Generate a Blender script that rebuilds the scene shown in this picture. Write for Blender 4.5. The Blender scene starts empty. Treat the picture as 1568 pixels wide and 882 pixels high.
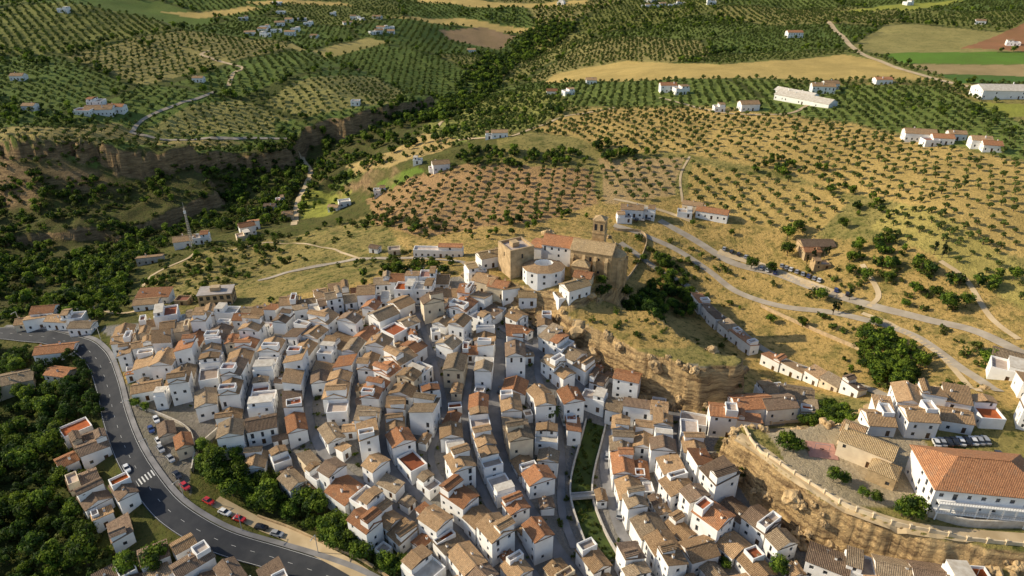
import bpy, math, random, numpy as np
from mathutils import Vector, noise as mnoise
random.seed(7); rng=np.random.default_rng(7)
R=random.random
def ru(a,b): return a+(b-a)*random.random()
scene=bpy.context.scene
# ------------------------------------------------------------ survey helpers (map survey of the valley)
FO=1045.; PIT=math.radians(28); CH=150.; SP,CP=math.sin(PIT),math.cos(PIT)
def rayd(u,v):
    dx=(u-784)/FO; dy=(441-v)/FO
    return np.array([dx,CP+dy*SP,-SP+dy*CP])
def U(u,v,z=0):
    d=rayd(u,v); t=(z-CH)/d[2]; return d[0]*t,d[1]*t
# ------------------------------------------------------------ noise
def h2(ix,iy,seed):
    n=(ix.astype(np.int64)*374761393+iy.astype(np.int64)*668265263+seed*1442695041)&0xffffffff
    n=((n^(n>>13))*1274126177)&0xffffffff
    n=(n^(n>>16))&0xffffffff
    return n/4294967295.
def vnoise(x,y,s,seed=0):
    x=np.asarray(x,float)/s; y=np.asarray(y,float)/s
    ix=np.floor(x); iy=np.floor(y); fx=x-ix; fy=y-iy
    fx=fx*fx*(3-2*fx); fy=fy*fy*(3-2*fy)
    a=h2(ix,iy,seed);b=h2(ix+1,iy,seed);c=h2(ix,iy+1,seed);d=h2(ix+1,iy+1,seed)
    return (a*(1-fx)+b*fx)*(1-fy)+(c*(1-fx)+d*fx)*fy
def fbm(x,y,s,seed=0,o=4):
    r=0;a=.5
    for i in range(o):
        r=r+a*vnoise(x,y,s/2**i,seed+i*17); a*=.5
    return r-.47
def sdf(poly,X,Y):
    P=np.array(poly,float); d=np.full(X.shape,1e9); ins=np.zeros(X.shape,bool)
    n=len(P)
    for i in range(n):
        x0,y0=P[i]; x1,y1=P[(i+1)%n]; ex,ey=x1-x0,y1-y0
        t=np.clip(((X-x0)*ex+(Y-y0)*ey)/(ex*ex+ey*ey+1e-9),0,1)
        d=np.minimum(d,np.hypot(X-x0-t*ex,Y-y0-t*ey))
        c=((y0>Y)!=(y1>Y))&(X<(x1-x0)*(Y-y0)/((y1-y0) if y1!=y0 else 1e-9)+x0)
        ins^=c
    return np.where(ins,-d,d)
def inpoly(poly,X,Y):
    P=np.array(poly,float); X=np.asarray(X);Y=np.asarray(Y)
    ins=np.zeros(X.shape,bool); n=len(P)
    for i in range(n):
        x0,y0=P[i]; x1,y1=P[(i+1)%n]
        ins^=((y0>Y)!=(y1>Y))&(X<(x1-x0)*(Y-y0)/((y1-y0) if y1!=y0 else 1e-9)+x0)
    return ins
# ------------------------------------------------------------ terrain
CT=[(780,700,0),(780,800,-3),(905,700,-6),(905,850,-8),(700,870,-6),(640,700,1),(500,680,1),(250,560,3),(230,490,6),(450,480,10),(600,430,14),(450,560,6),(600,560,8),
(720,430,18),(760,520,12),(850,560,8),(905,575,5),(960,600,3),(1040,612,1),(1110,612,-1),(960,325,10),(900,285,12),(800,260,14),(800,225,20),(1050,190,22),(1300,200,28),(1500,220,32),
(1450,330,25),(1250,310,14),(1100,320,9),(1200,380,3),(1300,450,3),(1500,480,10),(1560,600,14),(1050,455,-8),(1010,420,-4),(1120,505,-9),(1200,560,-7),(1290,590,-2),(1180,610,-3),
(1400,700,14),(1500,800,12),(1050,740,0),(1110,715,1),(1190,785,0),(1260,830,1),(1340,868,2),(1150,850,-2),(1400,885,4),(60,800,-14),(60,640,-9),(150,560,0),(200,700,-3),(300,800,-6),(450,860,-9),(430,770,-8),(350,720,-4),
(75,500,0),(60,420,-22),(150,400,-24),(30,330,-30),(200,330,-32),(350,300,-30),(460,300,-28),(470,240,-26),(280,370,-15),(400,350,-20),(335,450,0),(450,400,-2),(200,450,-6),
(580,380,3),(560,330,-4),(610,300,2),(530,290,-16),(700,330,7),(700,385,8),(620,240,6),(600,215,-6),(550,230,-14),(660,170,-14),(700,150,-24),(800,80,-18),(600,170,-14),(760,150,-6),(740,200,12),
(120,262,-8),(120,300,-22),(300,238,-10),(300,262,-24),(0,262,-6),(0,300,-24),(440,200,-15),(100,200,0),(300,180,-2),(500,165,-2),(500,120,8),(300,120,10),(100,120,18),(100,60,34),
(300,40,25),(600,80,5),(600,30,20),(900,120,12),(850,60,-4),(950,60,15),(1300,100,26),(1500,100,30),(1200,20,34),(900,10,30),(1500,10,44),(100,5,60),(400,5,40),
(-400,500,-4),(2000,500,20),(-400,850,-20),(2000,850,14),(784,1200,-10),(100,1100,-18),(1500,1100,4),(-600,200,5),(2200,200,40),(784,-50,50),(-300,-40,80),(1900,-40,70)]
P=np.array([(*U(u,v,z),z) for u,v,z in CT])
def warp(x,y): return x/(y+110.), 1.1*np.log(y+110.)
pw=np.stack(warp(P[:,0],P[:,1]),1)
D=np.sqrt(((pw[:,None]-pw[None])**2).sum(-1)+.0009)
n=len(P); A=np.zeros((n+1,n+1)); A[:n,:n]=D; A[:n,n]=1; A[n,:n]=1
A[:n,:n]+=np.eye(n)*.003*-1
W=np.linalg.solve(A,np.append(P[:,2],0))
NR,NC,YM,WX=900,900,14000.,1.0
LR=math.log((YM+100)/110.)
ys=110*np.exp(LR*np.arange(NR)/(NR-1))-100
tc=np.linspace(-1,1,NC)
Y=np.repeat(ys[:,None],NC,1); X=tc[None]*WX*(Y+120)
wx,wy=warp(X,Y); H=np.full(X.shape,W[n])
for i in range(n): H+=W[i]*np.sqrt((wx-pw[i,0])**2+(wy-pw[i,1])**2+.0009)
H=np.where(Y>3000,np.minimum(H,90),H)
far=np.clip((Y-350)/900,0,1)
H+=fbm(X,Y,90,3)*(2+12*far)+far*fbm(X,Y,420,9)*34+np.clip((Y-2500)/4000,0,1)*fbm(X,Y,2500,5)*200
# gullies and ledges in the gorge country to the west
gz=np.exp(-((X+190)/200)**2-((Y-450)/170)**2)
H+=gz*(np.abs(fbm(X,Y,60,41))*-24+fbm(X,Y,22,43)*6)
if not np.isfinite(H).all(): raise RuntimeError('terrain not finite')
def sst(a): a=np.clip(a,0,1); return a*a*(3-2*a)
def plateau(px,z,w,rough=2.5,delta=False):
    global H
    poly=[U(u,v,z) for u,v in px]; pa=np.array(poly)
    m=(X>pa[:,0].min()-40)&(X<pa[:,0].max()+40)&(Y>pa[:,1].min()-40)&(Y<pa[:,1].max()+40)
    xs,yy=X[m],Y[m]
    s=sdf(poly,xs,yy)+fbm(xs,yy,16,21)*rough*2+fbm(xs,yy,5,22,2)*rough*.8
    k=sst(.5-s/w)
    k=k+.18*np.sin(k*12.6)*.5*(k>0)*(k<1)
    if delta: H[m]+=delta*k
    else: H[m]=H[m]*(1-k)+(z+fbm(xs,yy,25,4)*1.0)*k
    return poly
plateau([(-500,330),(-200,290),(0,268),(120,264),(230,266),(330,246),(400,236),(445,228),(470,205),(600,190),(660,160),(400,100),(-500,100)],-12,6,8,delta=14)
plateau([(-500,395),(-100,372),(60,350),(180,345),(250,325),(330,300),(300,270),(100,290),(-500,320)],-24,5,7,delta=8)
plateau([(848,452),(930,462),(1000,472),(1045,505),(1090,528),(1145,545),(1142,560),(1060,566),(1000,552),(930,516),(862,484)],18,4,4.5)
plateau([(715,398),(760,372),(830,352),(900,347),(950,362),(962,395),(935,438),(880,455),(800,440),(740,425)],24,8,2.5)
PR=plateau([(1098,660),(1150,690),(1190,730),(1250,765),(1330,800),(1420,830),(1568,850),(1850,870),(1850,560),(1568,600),(1480,590),(1400,590),(1330,622),(1290,640),(1130,650)],14,4.5,4)
def hq(x,y):
    x=np.asarray(x,float);y=np.asarray(y,float)
    i=np.log((np.maximum(y,-95)+100)/110.)/LR*(NR-1); j=(x/(WX*(y+120))+1)/2*(NC-1)
    i=np.clip(i,0,NR-1.001);j=np.clip(j,0,NC-1.001)
    i0=i.astype(int);j0=j.astype(int);a=i-i0;b=j-j0
    return (H[i0,j0]*(1-b)+H[i0,j0+1]*b)*(1-a)+(H[i0+1,j0]*(1-b)+H[i0+1,j0+1]*b)*a
TT=90*np.exp(np.linspace(0,1,2600)*math.log(6000/90.))
def G(u,v):
    d=rayd(u,v); x=d[0]*TT;y=d[1]*TT;z=CH+d[2]*TT
    b=z<hq(x,y)
    k=int(np.argmax(b)) if b.any() else len(TT)-1
    lo,hi=TT[max(k-1,0)],TT[k]
    for _ in range(10):
        m=(lo+hi)/2
        if CH+d[2]*m<hq(d[0]*m,d[1]*m): hi=m
        else: lo=m
    return float(d[0]*hi),float(d[1]*hi)
def GP(l): return [G(u,v) for u,v in l]
# ------------------------------------------------------------ materials
def nmat(name): 
    m=bpy.data.materials.new(name); m.use_nodes=True; nt=m.node_tree
    return m,nt,nt.nodes['Principled BSDF']
def link(nt,a,b): nt.links.new(a,b)
def mixc(nt,fac,a,b,mode='MIX'):
    x=nt.nodes.new('ShaderNodeMix'); x.data_type='RGBA'; x.blend_type=mode
    for s,val in ((x.inputs['Factor'],fac),(x.inputs['A'],a),(x.inputs['B'],b)):
        if hasattr(val,'is_linked') or hasattr(val,'links'): link(nt,val,s)
        elif isinstance(val,(int,float)): s.default_value=val
        else: s.default_value=(*val,1)
    return x.outputs['Result']
def noise(nt,sc,vec=None,det=4,rough=.55):
    t=nt.nodes.new('ShaderNodeTexNoise'); t.inputs['Scale'].default_value=sc; t.inputs['Detail'].default_value=det; t.inputs['Roughness'].default_value=rough
    if vec is not None: link(nt,vec,t.inputs['Vector'])
    return t.outputs['Fac']
def ramp(nt,f,a,b):
    r=nt.nodes.new('ShaderNodeMapRange'); link(nt,f,r.inputs['Value']); r.inputs['From Min'].default_value=a; r.inputs['From Max'].default_value=b
    return r.outputs['Result']
def bump(nt,f,dist,strg=1):
    b=nt.nodes.new('ShaderNodeBump'); b.inputs['Distance'].default_value=dist; b.inputs['Strength'].default_value=strg; link(nt,f,b.inputs['Height']); return b.outputs['Normal']
def objc(nt): return nt.nodes.new('ShaderNodeTexCoord').outputs['Object']
def simple(name,c,c2=None,sc=1.5,rough=.85,var=0.,bmp=0.,metal=0):
    m,nt,b=nmat(name); b.inputs['Roughness'].default_value=rough; b.inputs['Metallic'].default_value=metal
    b.inputs['Specular IOR Level'].default_value=.25 if rough>.6 else .5
    c2=c2 or tuple(x*.8 for x in c)
    f=ramp(nt,noise(nt,sc,objc(nt)),.35,.65); out=mixc(nt,f,c,c2)
    if var:
        oi=nt.nodes.new('ShaderNodeObjectInfo'); 
        hs=nt.nodes.new('ShaderNodeHueSaturation'); link(nt,out,hs.inputs['Color'])
        mr=nt.nodes.new('ShaderNodeMapRange'); link(nt,oi.outputs['Random'],mr.inputs['Value']); mr.inputs['To Min'].default_value=1-var; mr.inputs['To Max'].default_value=1+var
        link(nt,mr.outputs['Result'],hs.inputs['Value'])
        ml=nt.nodes.new('ShaderNodeMath'); ml.operation='MULTIPLY'; ml.inputs[1].default_value=7.31; link(nt,oi.outputs['Random'],ml.inputs[0])
        fr=nt.nodes.new('ShaderNodeMath'); fr.operation='FRACT'; link(nt,ml.outputs[0],fr.inputs[0])
        m2=nt.nodes.new('ShaderNodeMapRange'); link(nt,fr.outputs[0],m2.inputs['Value']); m2.inputs['To Min'].default_value=1-var*1.2; m2.inputs['To Max'].default_value=1+var*1.2
        link(nt,m2.outputs['Result'],hs.inputs['Saturation']); out=hs.outputs['Color']
    link(nt,out,b.inputs['Base Color'])
    if bmp: link(nt,bump(nt,noise(nt,sc*4,objc(nt)),bmp),b.inputs['Normal'])
    return m
def roofmat(name,c,c2):
    m,nt,b=nmat(name); b.inputs['Roughness'].default_value=.9; b.inputs['Specular IOR Level'].default_value=.15
    oc=objc(nt); f=ramp(nt,noise(nt,.9,oc,6,.7),.35,.65); col=mixc(nt,f,c,c2)
    f2=ramp(nt,noise(nt,3.5,oc,3),.5,.70); col=mixc(nt,f2,col,tuple(x*.5 for x in c2))
    f3=ramp(nt,noise(nt,2.1,oc,3),.58,.7); col=mixc(nt,f3,col,tuple(min(1,x*1.25) for x in c))
    f4=ramp(nt,noise(nt,.35,oc,5,.7),.54,.64); col=mixc(nt,f4,col,mixc(nt,.3,col,(.30,.25,.18)))
    w=nt.nodes.new('ShaderNodeTexWave'); w.inputs['Scale'].default_value=.75; w.inputs['Distortion'].default_value=.6; w.bands_direction='X'; link(nt,oc,w.inputs['Vector'])
    col=mixc(nt,ramp(nt,w.outputs['Fac'],0,1),mixc(nt,.4,col,(0,0,0)),col)
    oi=nt.nodes.new('ShaderNodeObjectInfo'); mr=nt.nodes.new('ShaderNodeMapRange'); link(nt,oi.outputs['Random'],mr.inputs['Value']); mr.inputs['To Min'].default_value=.65; mr.inputs['To Max'].default_value=1.2
    hs=nt.nodes.new('ShaderNodeHueSaturation'); link(nt,col,hs.inputs['Color']); link(nt,mr.outputs['Result'],hs.inputs['Value'])
    link(nt,hs.outputs['Color'],b.inputs['Base Color']); link(nt,bump(nt,w.outputs['Fac'],.1),b.inputs['Normal'])
    return m
def leafmat(name,c,c2,var=.35):
    m,nt,b=nmat(name); b.inputs['Roughness'].default_value=.75; b.inputs['Specular IOR Level'].default_value=.2
    f=ramp(nt,noise(nt,.7,objc(nt),3),.35,.65); col=mixc(nt,f,c,c2)
    oi=nt.nodes.new('ShaderNodeObjectInfo'); mr=nt.nodes.new('ShaderNodeMapRange'); link(nt,oi.outputs['Random'],mr.inputs['Value']); mr.inputs['To Min'].default_value=1-var; mr.inputs['To Max'].default_value=1+var
    hs=nt.nodes.new('ShaderNodeHueSaturation'); link(nt,col,hs.inputs['Color']); link(nt,mr.outputs['Result'],hs.inputs['Value'])
    link(nt,hs.outputs['Color'],b.inputs['Base Color'])
    tr=nt.nodes.new('ShaderNodeBsdfTranslucent'); link(nt,hs.outputs['Color'],tr.inputs['Color'])
    mx=nt.nodes.new('ShaderNodeMixShader'); mx.inputs[0].default_value=.35; link(nt,b.outputs[0],mx.inputs[1]); link(nt,tr.outputs[0],mx.inputs[2])
    link(nt,mx.outputs[0],nt.nodes['Material Output'].inputs[0]); return m
M={}
M['white']=simple('whitewash',(.88,.87,.85),(.79,.775,.75),.35,var=.05)
M['cream']=simple('cream_render',(.76,.64,.46),(.64,.52,.37),.4,var=.1)
M['stone']=simple('sandstone',(.56,.405,.23),(.36,.255,.14),.5,var=.06,bmp=.15)
M['wstone']=simple('weathered_wall',(.66,.61,.53),(.5,.44,.36),.7,var=.1)
M['r0']=roofmat('roof_tile_tan',(.63,.415,.23),(.45,.285,.155))
M['r1']=roofmat('roof_tile_terracotta',(.62,.30,.145),(.46,.215,.11))
M['r2']=roofmat('roof_tile_weathered',(.53,.40,.26),(.34,.245,.155))
M['r3']=roofmat('roof_tile_grey_brown',(.37,.255,.17),(.24,.165,.115))
M['r4']=roofmat('roof_tile_church',(.63,.455,.25),(.47,.325,.17))
M['glass']=simple('window_glass',(.03,.035,.045),(.05,.055,.06),1,.2)
M['door']=simple('brown_door',(.10,.055,.03),None,2,.6,var=.3)
M['terr']=simple('terrace_floor',(.48,.40,.34),(.37,.30,.25),.8,var=.3)
M['terr2']=simple('red_terrace_floor',(.38,.16,.10),(.3,.12,.08),.8,var=.3)
M['metal']=simple('grey_metal',(.5,.5,.5),None,3,.5,metal=.3)
M['asphalt']=simple('asphalt',(.036,.039,.046),(.052,.054,.060),.25)
M['track']=simple('dirt_track',(.58,.45,.28),(.44,.33,.19),.15)
M['concrete']=simple('concrete_road',(.42,.36,.28),(.31,.26,.20),.2)
M['paving']=simple('street_paving',(.26,.25,.25),(.17,.165,.165),.2)
M['paint']=simple('road_paint',(.7,.7,.68),None,1)
M['bark']=simple('bark',(.12,.09,.06),None,3)
M['rubber']=simple('tyre',(.02,.02,.02),None,3)
M['weed']=simple('river_weed',(.07,.10,.02),(.04,.06,.015),.3)
M['rock']=simple('limestone_rock',(.62,.44,.23),(.22,.15,.08),.45,bmp=.6)
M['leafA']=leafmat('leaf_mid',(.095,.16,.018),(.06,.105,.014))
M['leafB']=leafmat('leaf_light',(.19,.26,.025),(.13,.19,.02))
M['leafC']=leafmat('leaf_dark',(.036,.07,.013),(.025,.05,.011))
M['olv']=leafmat('olive_leaf',(.10,.14,.03),(.06,.092,.02),.3)
M['olv2']=leafmat('olive_leaf_light',(.15,.185,.04),(.105,.135,.03),.3)
M['cyp']=leafmat('cypress_leaf',(.03,.05,.015),(.02,.035,.01))
M['palm']=leafmat('palm_leaf',(.09,.12,.03),(.06,.09,.02))
M['shr']=leafmat('shrub_leaf',(.13,.15,.03),(.07,.09,.018),.45)
def terrain_mat():
    m,nt,b=nmat('terrain_ground'); b.inputs['Roughness'].default_value=.95; b.inputs['Specular IOR Level'].default_value=.1
    at=nt.nodes.new('ShaderNodeAttribute'); at.attribute_name='land'; oc=objc(nt)
    col=at.outputs['Color']
    n1=ramp(nt,noise(nt,.03,oc,8,.65),.38,.62)
    col=mixc(nt,n1,mixc(nt,.28,col,(.13,.12,.035)),col)
    def am(v,k=1.):
        f=nt.nodes.new('ShaderNodeMath'); f.operation='MULTIPLY'; link(nt,v,f.inputs[0]); link(nt,at.outputs['Alpha'],f.inputs[1])
        g=nt.nodes.new('ShaderNodeMath'); g.operation='MULTIPLY'; link(nt,f.outputs[0],g.inputs[0]); g.inputs[1].default_value=k; return g.outputs[0]
    col=mixc(nt,am(ramp(nt,noise(nt,.11,oc,7,.7),.5,.6),.75),col,(.13,.15,.035))
    col=mixc(nt,am(ramp(nt,noise(nt,.4,oc,6,.75),.52,.62)),col,(.06,.08,.018))
    n3=ramp(nt,noise(nt,1.2,oc,5,.7),.3,.75)
    col=mixc(nt,n3,mixc(nt,.32,col,(.03,.02,.01)),col)
    g=nt.nodes.new('ShaderNodeNewGeometry'); sx=nt.nodes.new('ShaderNodeSeparateXYZ'); link(nt,g.outputs['Normal'],sx.inputs[0])
    mp=nt.nodes.new('ShaderNodeMapping'); link(nt,oc,mp.inputs[0]); mp.inputs['Scale'].default_value=(.12,.12,.9)
    rk=mixc(nt,ramp(nt,noise(nt,1,mp.outputs[0],7,.7),.38,.62),(.62,.43,.21),(.17,.11,.06))
    # rock past the village mixed darker brown, painting in the gorge cliffs' shade
    so=nt.nodes.new('ShaderNodeSeparateXYZ'); link(nt,oc,so.inputs[0])
    rk=mixc(nt,ramp(nt,so.outputs['Y'],300,360),rk,mixc(nt,.55,rk,(.11,.07,.035)))
    st=ramp(nt,sx.outputs['Z'],.88,.76)
    col=mixc(nt,st,col,rk)
    link(nt,col,b.inputs['Base Color'])
    link(nt,bump(nt,noise(nt,.5,oc,8,.7),1.6,.9),b.inputs['Normal'])
    return m
M['ground']=terrain_mat()
# ------------------------------------------------------------ mesh builder
class MB:
    def __init__(s): s.v=[];s.f=[];s.m=[];s.mats=[]
    def mi(s,m):
        if m not in s.mats: s.mats.append(m)
        return s.mats.index(m)
    def face(s,pts,m):
        b=len(s.v); s.v+=[tuple(p) for p in pts]; s.f.append(tuple(range(b,b+len(pts)))); s.m.append(s.mi(m))
    def box(s,x0,x1,y0,y1,z0,z1,m,bot=False):
        a=[(x0,y0),(x1,y0),(x1,y1),(x0,y1)]
        for i in range(4):
            p,q=a[i],a[(i+1)%4]; s.face([(p[0],p[1],z0),(q[0],q[1],z0),(q[0],q[1],z1),(p[0],p[1],z1)],m)
        s.face([(*p,z1) for p in a],m)
        if bot: s.face([(*p,z0) for p in a[::-1]],m)
    def wall(s,p0,p1,zb,zt,ops,m):
        L=math.hypot(p1[0]-p0[0],p1[1]-p0[1]); ux,uy=(p1[0]-p0[0])/L,(p1[1]-p0[1])/L; nx,ny=uy,-ux
        P=lambda t,z,dd=0:(p0[0]+ux*t-nx*dd,p0[1]+uy*t-ny*dd,z)
        ops=[o for o in ops if o[0]>.1 and o[1]<L-.1 and o[3]<zt-.05]
        zs=sorted({zb,zt}|{o[2] for o in ops}|{o[3] for o in ops})
        for k in range(len(zs)-1):
            zc=(zs[k]+zs[k+1])/2; row=[o for o in ops if o[2]<zc<o[3]]; row.sort(); t=0
            for o in row:
                if o[0]>t: s.face([P(t,zs[k]),P(o[0],zs[k]),P(o[0],zs[k+1]),P(t,zs[k+1])],m)
                t=o[1]
            s.face([P(t,zs[k]),P(L,zs[k]),P(L,zs[k+1]),P(t,zs[k+1])],m)
        for a,b,c,d,mm in ops:
            e=.22
            s.face([P(a,c),P(a,c,e),P(a,d,e),P(a,d)],m); s.face([P(b,c,e),P(b,c),P(b,d),P(b,d,e)],m)
            s.face([P(a,d),P(a,d,e),P(b,d,e),P(b,d)],m); s.face([P(a,c,e),P(a,c),P(b,c),P(b,c,e)],m)
            s.face([P(a,c,e),P(b,c,e),P(b,d,e),P(a,d,e)],mm)
    def obj(s,name,loc=(0,0,0),rz=0,linkit=True):
        me=bpy.data.meshes.new(name); me.from_pydata(s.v,[],s.f)
        for m in s.mats: me.materials.append(M[m] if isinstance(m,str) else m)
        me.polygons.foreach_set('material_index',s.m)
        o=bpy.data.objects.new(name,me); o.location=loc; o.rotation_euler=(0,0,rz)
        if linkit: scene.collection.objects.link(o)
        return o
def addto(b,s,dx,dy,dz,rz=0):
    c,sn=math.cos(rz),math.sin(rz)
    for f,mm in zip(s.f,s.m): b.face([(s.v[i][0]*c-s.v[i][1]*sn+dx,s.v[i][0]*sn+s.v[i][1]*c+dy,s.v[i][2]+dz) for i in f],s.mats[mm])
def hip(b,w,d,z,rh,ov,m,ends=(1,1)):
    W2,D2=w/2+ov,d/2+ov; drop=rh*ov/(d/2); z0=z-drop; zt=z+rh; t=.2
    rx0=-W2 if ends[0] else -W2+D2*.9; rx1=W2 if ends[1] else W2-D2*.9
    A=(-W2,-D2,z0+t);B=(W2,-D2,z0+t);C=(W2,D2,z0+t);Dd=(-W2,D2,z0+t);E=(rx0,0,zt+t);Fq=(rx1,0,zt+t)
    b.face([A,B,Fq,E],m); b.face([C,Dd,E,Fq],m)
    lo=lambda p:(p[0],p[1],p[2]-t)
    if not ends[1]: b.face([B,C,Fq],m)
    else: b.face([B,lo(B),lo(Fq),Fq],m); b.face([Fq,lo(Fq),lo(C),C],m)
    if not ends[0]: b.face([Dd,A,E],m)
    else: b.face([E,lo(E),lo(A),A],m); b.face([Dd,lo(Dd),lo(E),E],m)
    b.face([lo(A),lo(B),B,A],m); b.face([lo(C),lo(Dd),Dd,C],m)
    if not ends[1]: b.face([lo(B),lo(C),C,B],m)
    if not ends[0]: b.face([lo(Dd),lo(A),A,Dd],m)
    b.face([lo(A),lo(Dd),lo(C),lo(B)],m)
    b.box(rx0,rx1,-.18,.18,zt+t-.06,zt+t+.1,m)
def openings(L,h,door=False,p=.85,wd=1.0,sp=2.7):
    o=[]; nf=max(1,int(h/2.8)); n=max(1,int((L-.8)/sp)); off=ru(-.3,.3)
    for k in range(nf):
        for i in range(n):
            c=(i+.5)*L/n+off
            if k==0 and door and i==n//2: o.append((c-.6,c+.6,.05,2.25,'door')); continue
            if R()<p: 
                ww=wd/2*ru(.75,1.1)
                if k>0 and R()<.3: o.append((c-ww,c+ww,k*2.8+.25,k*2.8+2.3,'glass'))
                else: o.append((c-ww,c+ww,k*2.8+.95,k*2.8+2.2,'glass'))
    return [q for q in o if q[3]<h-.15]
def body(b,w,d,h,zb,wall,p=.85,door=True,**k):
    c=[(-w/2,-d/2),(w/2,-d/2),(w/2,d/2),(-w/2,d/2)]
    for i in range(4):
        L=w if i%2==0 else d
        b.wall(c[i],c[(i+1)%4],zb,h,openings(L,h,door and i in(0,2),p if i%2==0 else p*.7,**k),wall)
ROOFS=['r0','r0','r0','r0','r2','r2','r1','r1','r3']
def terrace(b,w,d,h,wall,fl):
    q=[(-w/2+.25,-d/2+.25),(w/2-.25,-d/2+.25),(w/2-.25,d/2-.25),(-w/2+.25,d/2-.25)]; q2=[(-w/2,-d/2),(w/2,-d/2),(w/2,d/2),(-w/2,d/2)]
    b.face([(*p,h-.8) for p in q],fl)
    for i in range(4):
        a,c=q[i],q[(i+1)%4]; e,f=q2[i],q2[(i+1)%4]
        b.face([(*c,h-.8),(*a,h-.8),(*a,h),(*c,h)],wall); b.face([(*e,h),(*f,h),(*c,h),(*a,h)],wall)
def cz(x,y,ang,w,d):
    ca,sa=math.cos(ang),math.sin(ang)
    return [float(hq(x+ca*a*w/2-sa*c*d/2,y+sa*a*w/2+ca*c*d/2)) for a in(-1,1) for c in(-1,1)]
def house(x,y,ang,w,d,h,roof='gable',wall='white',rm=None,name='white_house',p=.85,zc=None,chim=True,rh=None,sp=2.7,wd=1.0,annex=0):
    zs=cz(x,y,ang,w,d)
    z=float(hq(x,y)) if zc is None else zc
    z=min(z,min(zs)+1.5); zb=min(min(zs)-z,0)-.6
    b=MB(); rm=rm or random.choice(ROOFS)
    body(b,w,d,h,zb,wall,p=p,sp=sp,wd=wd)
    if roof=='flat':
        terrace(b,w,d,h,wall,random.choice(['terr','terr','terr','terr2','wstone']))
        if R()<.75 and w>5:
            hw=w*ru(.3,.55); sx=random.choice([-1,1])*(w/2-.3-hw/2); dd=d-.6
            b2=MB(); body(b2,hw,dd,2.4,0,wall,door=False,p=.7)
            if R()<.6: hip(b2,hw,dd,2.4,.7,.2,rm)
            else: b2.box(-hw/2-.1,hw/2+.1,-dd/2-.1,dd/2+.1,2.4,2.55,'wstone',True)
            addto(b,b2,sx,0,h-.8)
    else:
        rh=rh or d/2*ru(.34,.46)
        if roof=='shed':
            t=.2;o=.3; s=random.choice([-1,1]); rr=rh*1.1
            pts=[(-w/2-o,-s*(d/2+o),h),(w/2+o,-s*(d/2+o),h),(w/2+o,s*(d/2+o),h+rr),(-w/2-o,s*(d/2+o),h+rr)]
            if s<0: pts=pts[::-1]
            b.face([(p_[0],p_[1],p_[2]+t) for p_ in pts],rm); b.face(pts[::-1],rm)
            for i in range(4):
                a,c=pts[i],pts[(i+1)%4]; b.face([a,c,(c[0],c[1],c[2]+t),(a[0],a[1],a[2]+t)],rm)
            zl=lambda yy: h+rr*((yy*s+d/2+o)/(d+2*o))
            for sx in(-1,1): b.face([(sx*w/2,-d/2,h),(sx*w/2,d/2,h),(sx*w/2,d/2,zl(d/2)),(sx*w/2,-d/2,zl(-d/2))],wall)
            for sy in(-1,1): b.face([(-w/2,sy*d/2,h),(w/2,sy*d/2,h),(w/2,sy*d/2,zl(sy*d/2)),(-w/2,sy*d/2,zl(sy*d/2))],wall)
        else:
            e=(1,1) if roof=='gable' else (0,0)
            if roof=='gable':
                for sx in(-1,1): b.face([(sx*w/2,-d/2,h),(sx*w/2,d/2,h),(sx*w/2,0,h+rh)],wall)
            hip(b,w,d,h,rh,.3,rm,e)
        if annex and R()<annex and w>5:
            # raised room breaking through the roof at one end, or an open terrace cut into it
            sx=random.choice([-1,1]); aw=w*ru(.3,.45); ad=d*ru(.6,.97); sy=(d-ad)/2*random.choice([-1,1])*.9
            b2=MB(); hh_=rh+ru(.3,1.4)
            if R()<.5:
                body(b2,ad,aw,hh_+.6,0,wall,door=False,p=.0); hip(b2,ad,aw,hh_+.6,aw*.2,.25,rm)
                for q in(-1,1): b2.face([(q*ad/2,-aw/2,hh_+.6),(q*ad/2,aw/2,hh_+.6),(q*ad/2,0,hh_+.6+aw*.2)],wall)
                addto(b,b2,sx*(w/2-aw/2-.06),sy,h-.1,math.pi/2)
            else:
                body(b2,aw,ad,hh_+.3,0,wall,door=False,p=0); terrace(b2,aw,ad,hh_+.3,wall,random.choice(['terr','terr2','terr']))
                addto(b,b2,sx*(w/2-aw/2-.06),sy,h-.1)
        if chim and R()<.75:
            for _ in range(random.choice([1,1,2])):
                cx=ru(-w*.4,w*.4); cy=ru(-d*.3,d*.3); top=h+rh+ru(.5,.9)
                b.box(cx-.3,cx+.3,cy-.25,cy+.25,h,top,wall); b.box(cx-.38,cx+.38,cy-.33,cy+.33,top,top+.12,rm,True)
    if R()<.35:
        ax=ru(-w*.3,w*.3); b.box(ax-.03,ax+.03,-.03,.03,h,h+3,'metal'); b.box(ax-.5,ax+.5,-.02,.02,h+2.7,h+2.75,'metal',True)
    return b.obj(name,(x,y,z),ang)
# ------------------------------------------------------------ land cover
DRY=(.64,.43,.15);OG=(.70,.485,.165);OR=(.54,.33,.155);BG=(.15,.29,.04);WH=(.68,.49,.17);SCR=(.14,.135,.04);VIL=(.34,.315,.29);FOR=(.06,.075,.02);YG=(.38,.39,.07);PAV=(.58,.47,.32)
CS=190.
def patches(x,y):
    gx=np.floor(x/CS);gy=np.floor(y/CS/1.0); b1=np.full(x.shape,1e9);b2=b1.copy();idx=np.zeros(x.shape,np.int64)
    for i in(-1,0,1):
        for j in(-1,0,1):
            cx=gx+i;cy=gy+j; px=(cx+h2(cx,cy,5)*.9)*CS;py=(cy+h2(cx,cy,6)*.9)*CS
            d=np.hypot(x-px,y-py); k=(cx*1000+cy).astype(np.int64)
            c=d<b1; b2=np.where(c,b1,np.minimum(b2,d)); idx=np.where(c,k,idx); b1=np.where(c,d,b1)
    return idx,b2-b1
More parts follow.
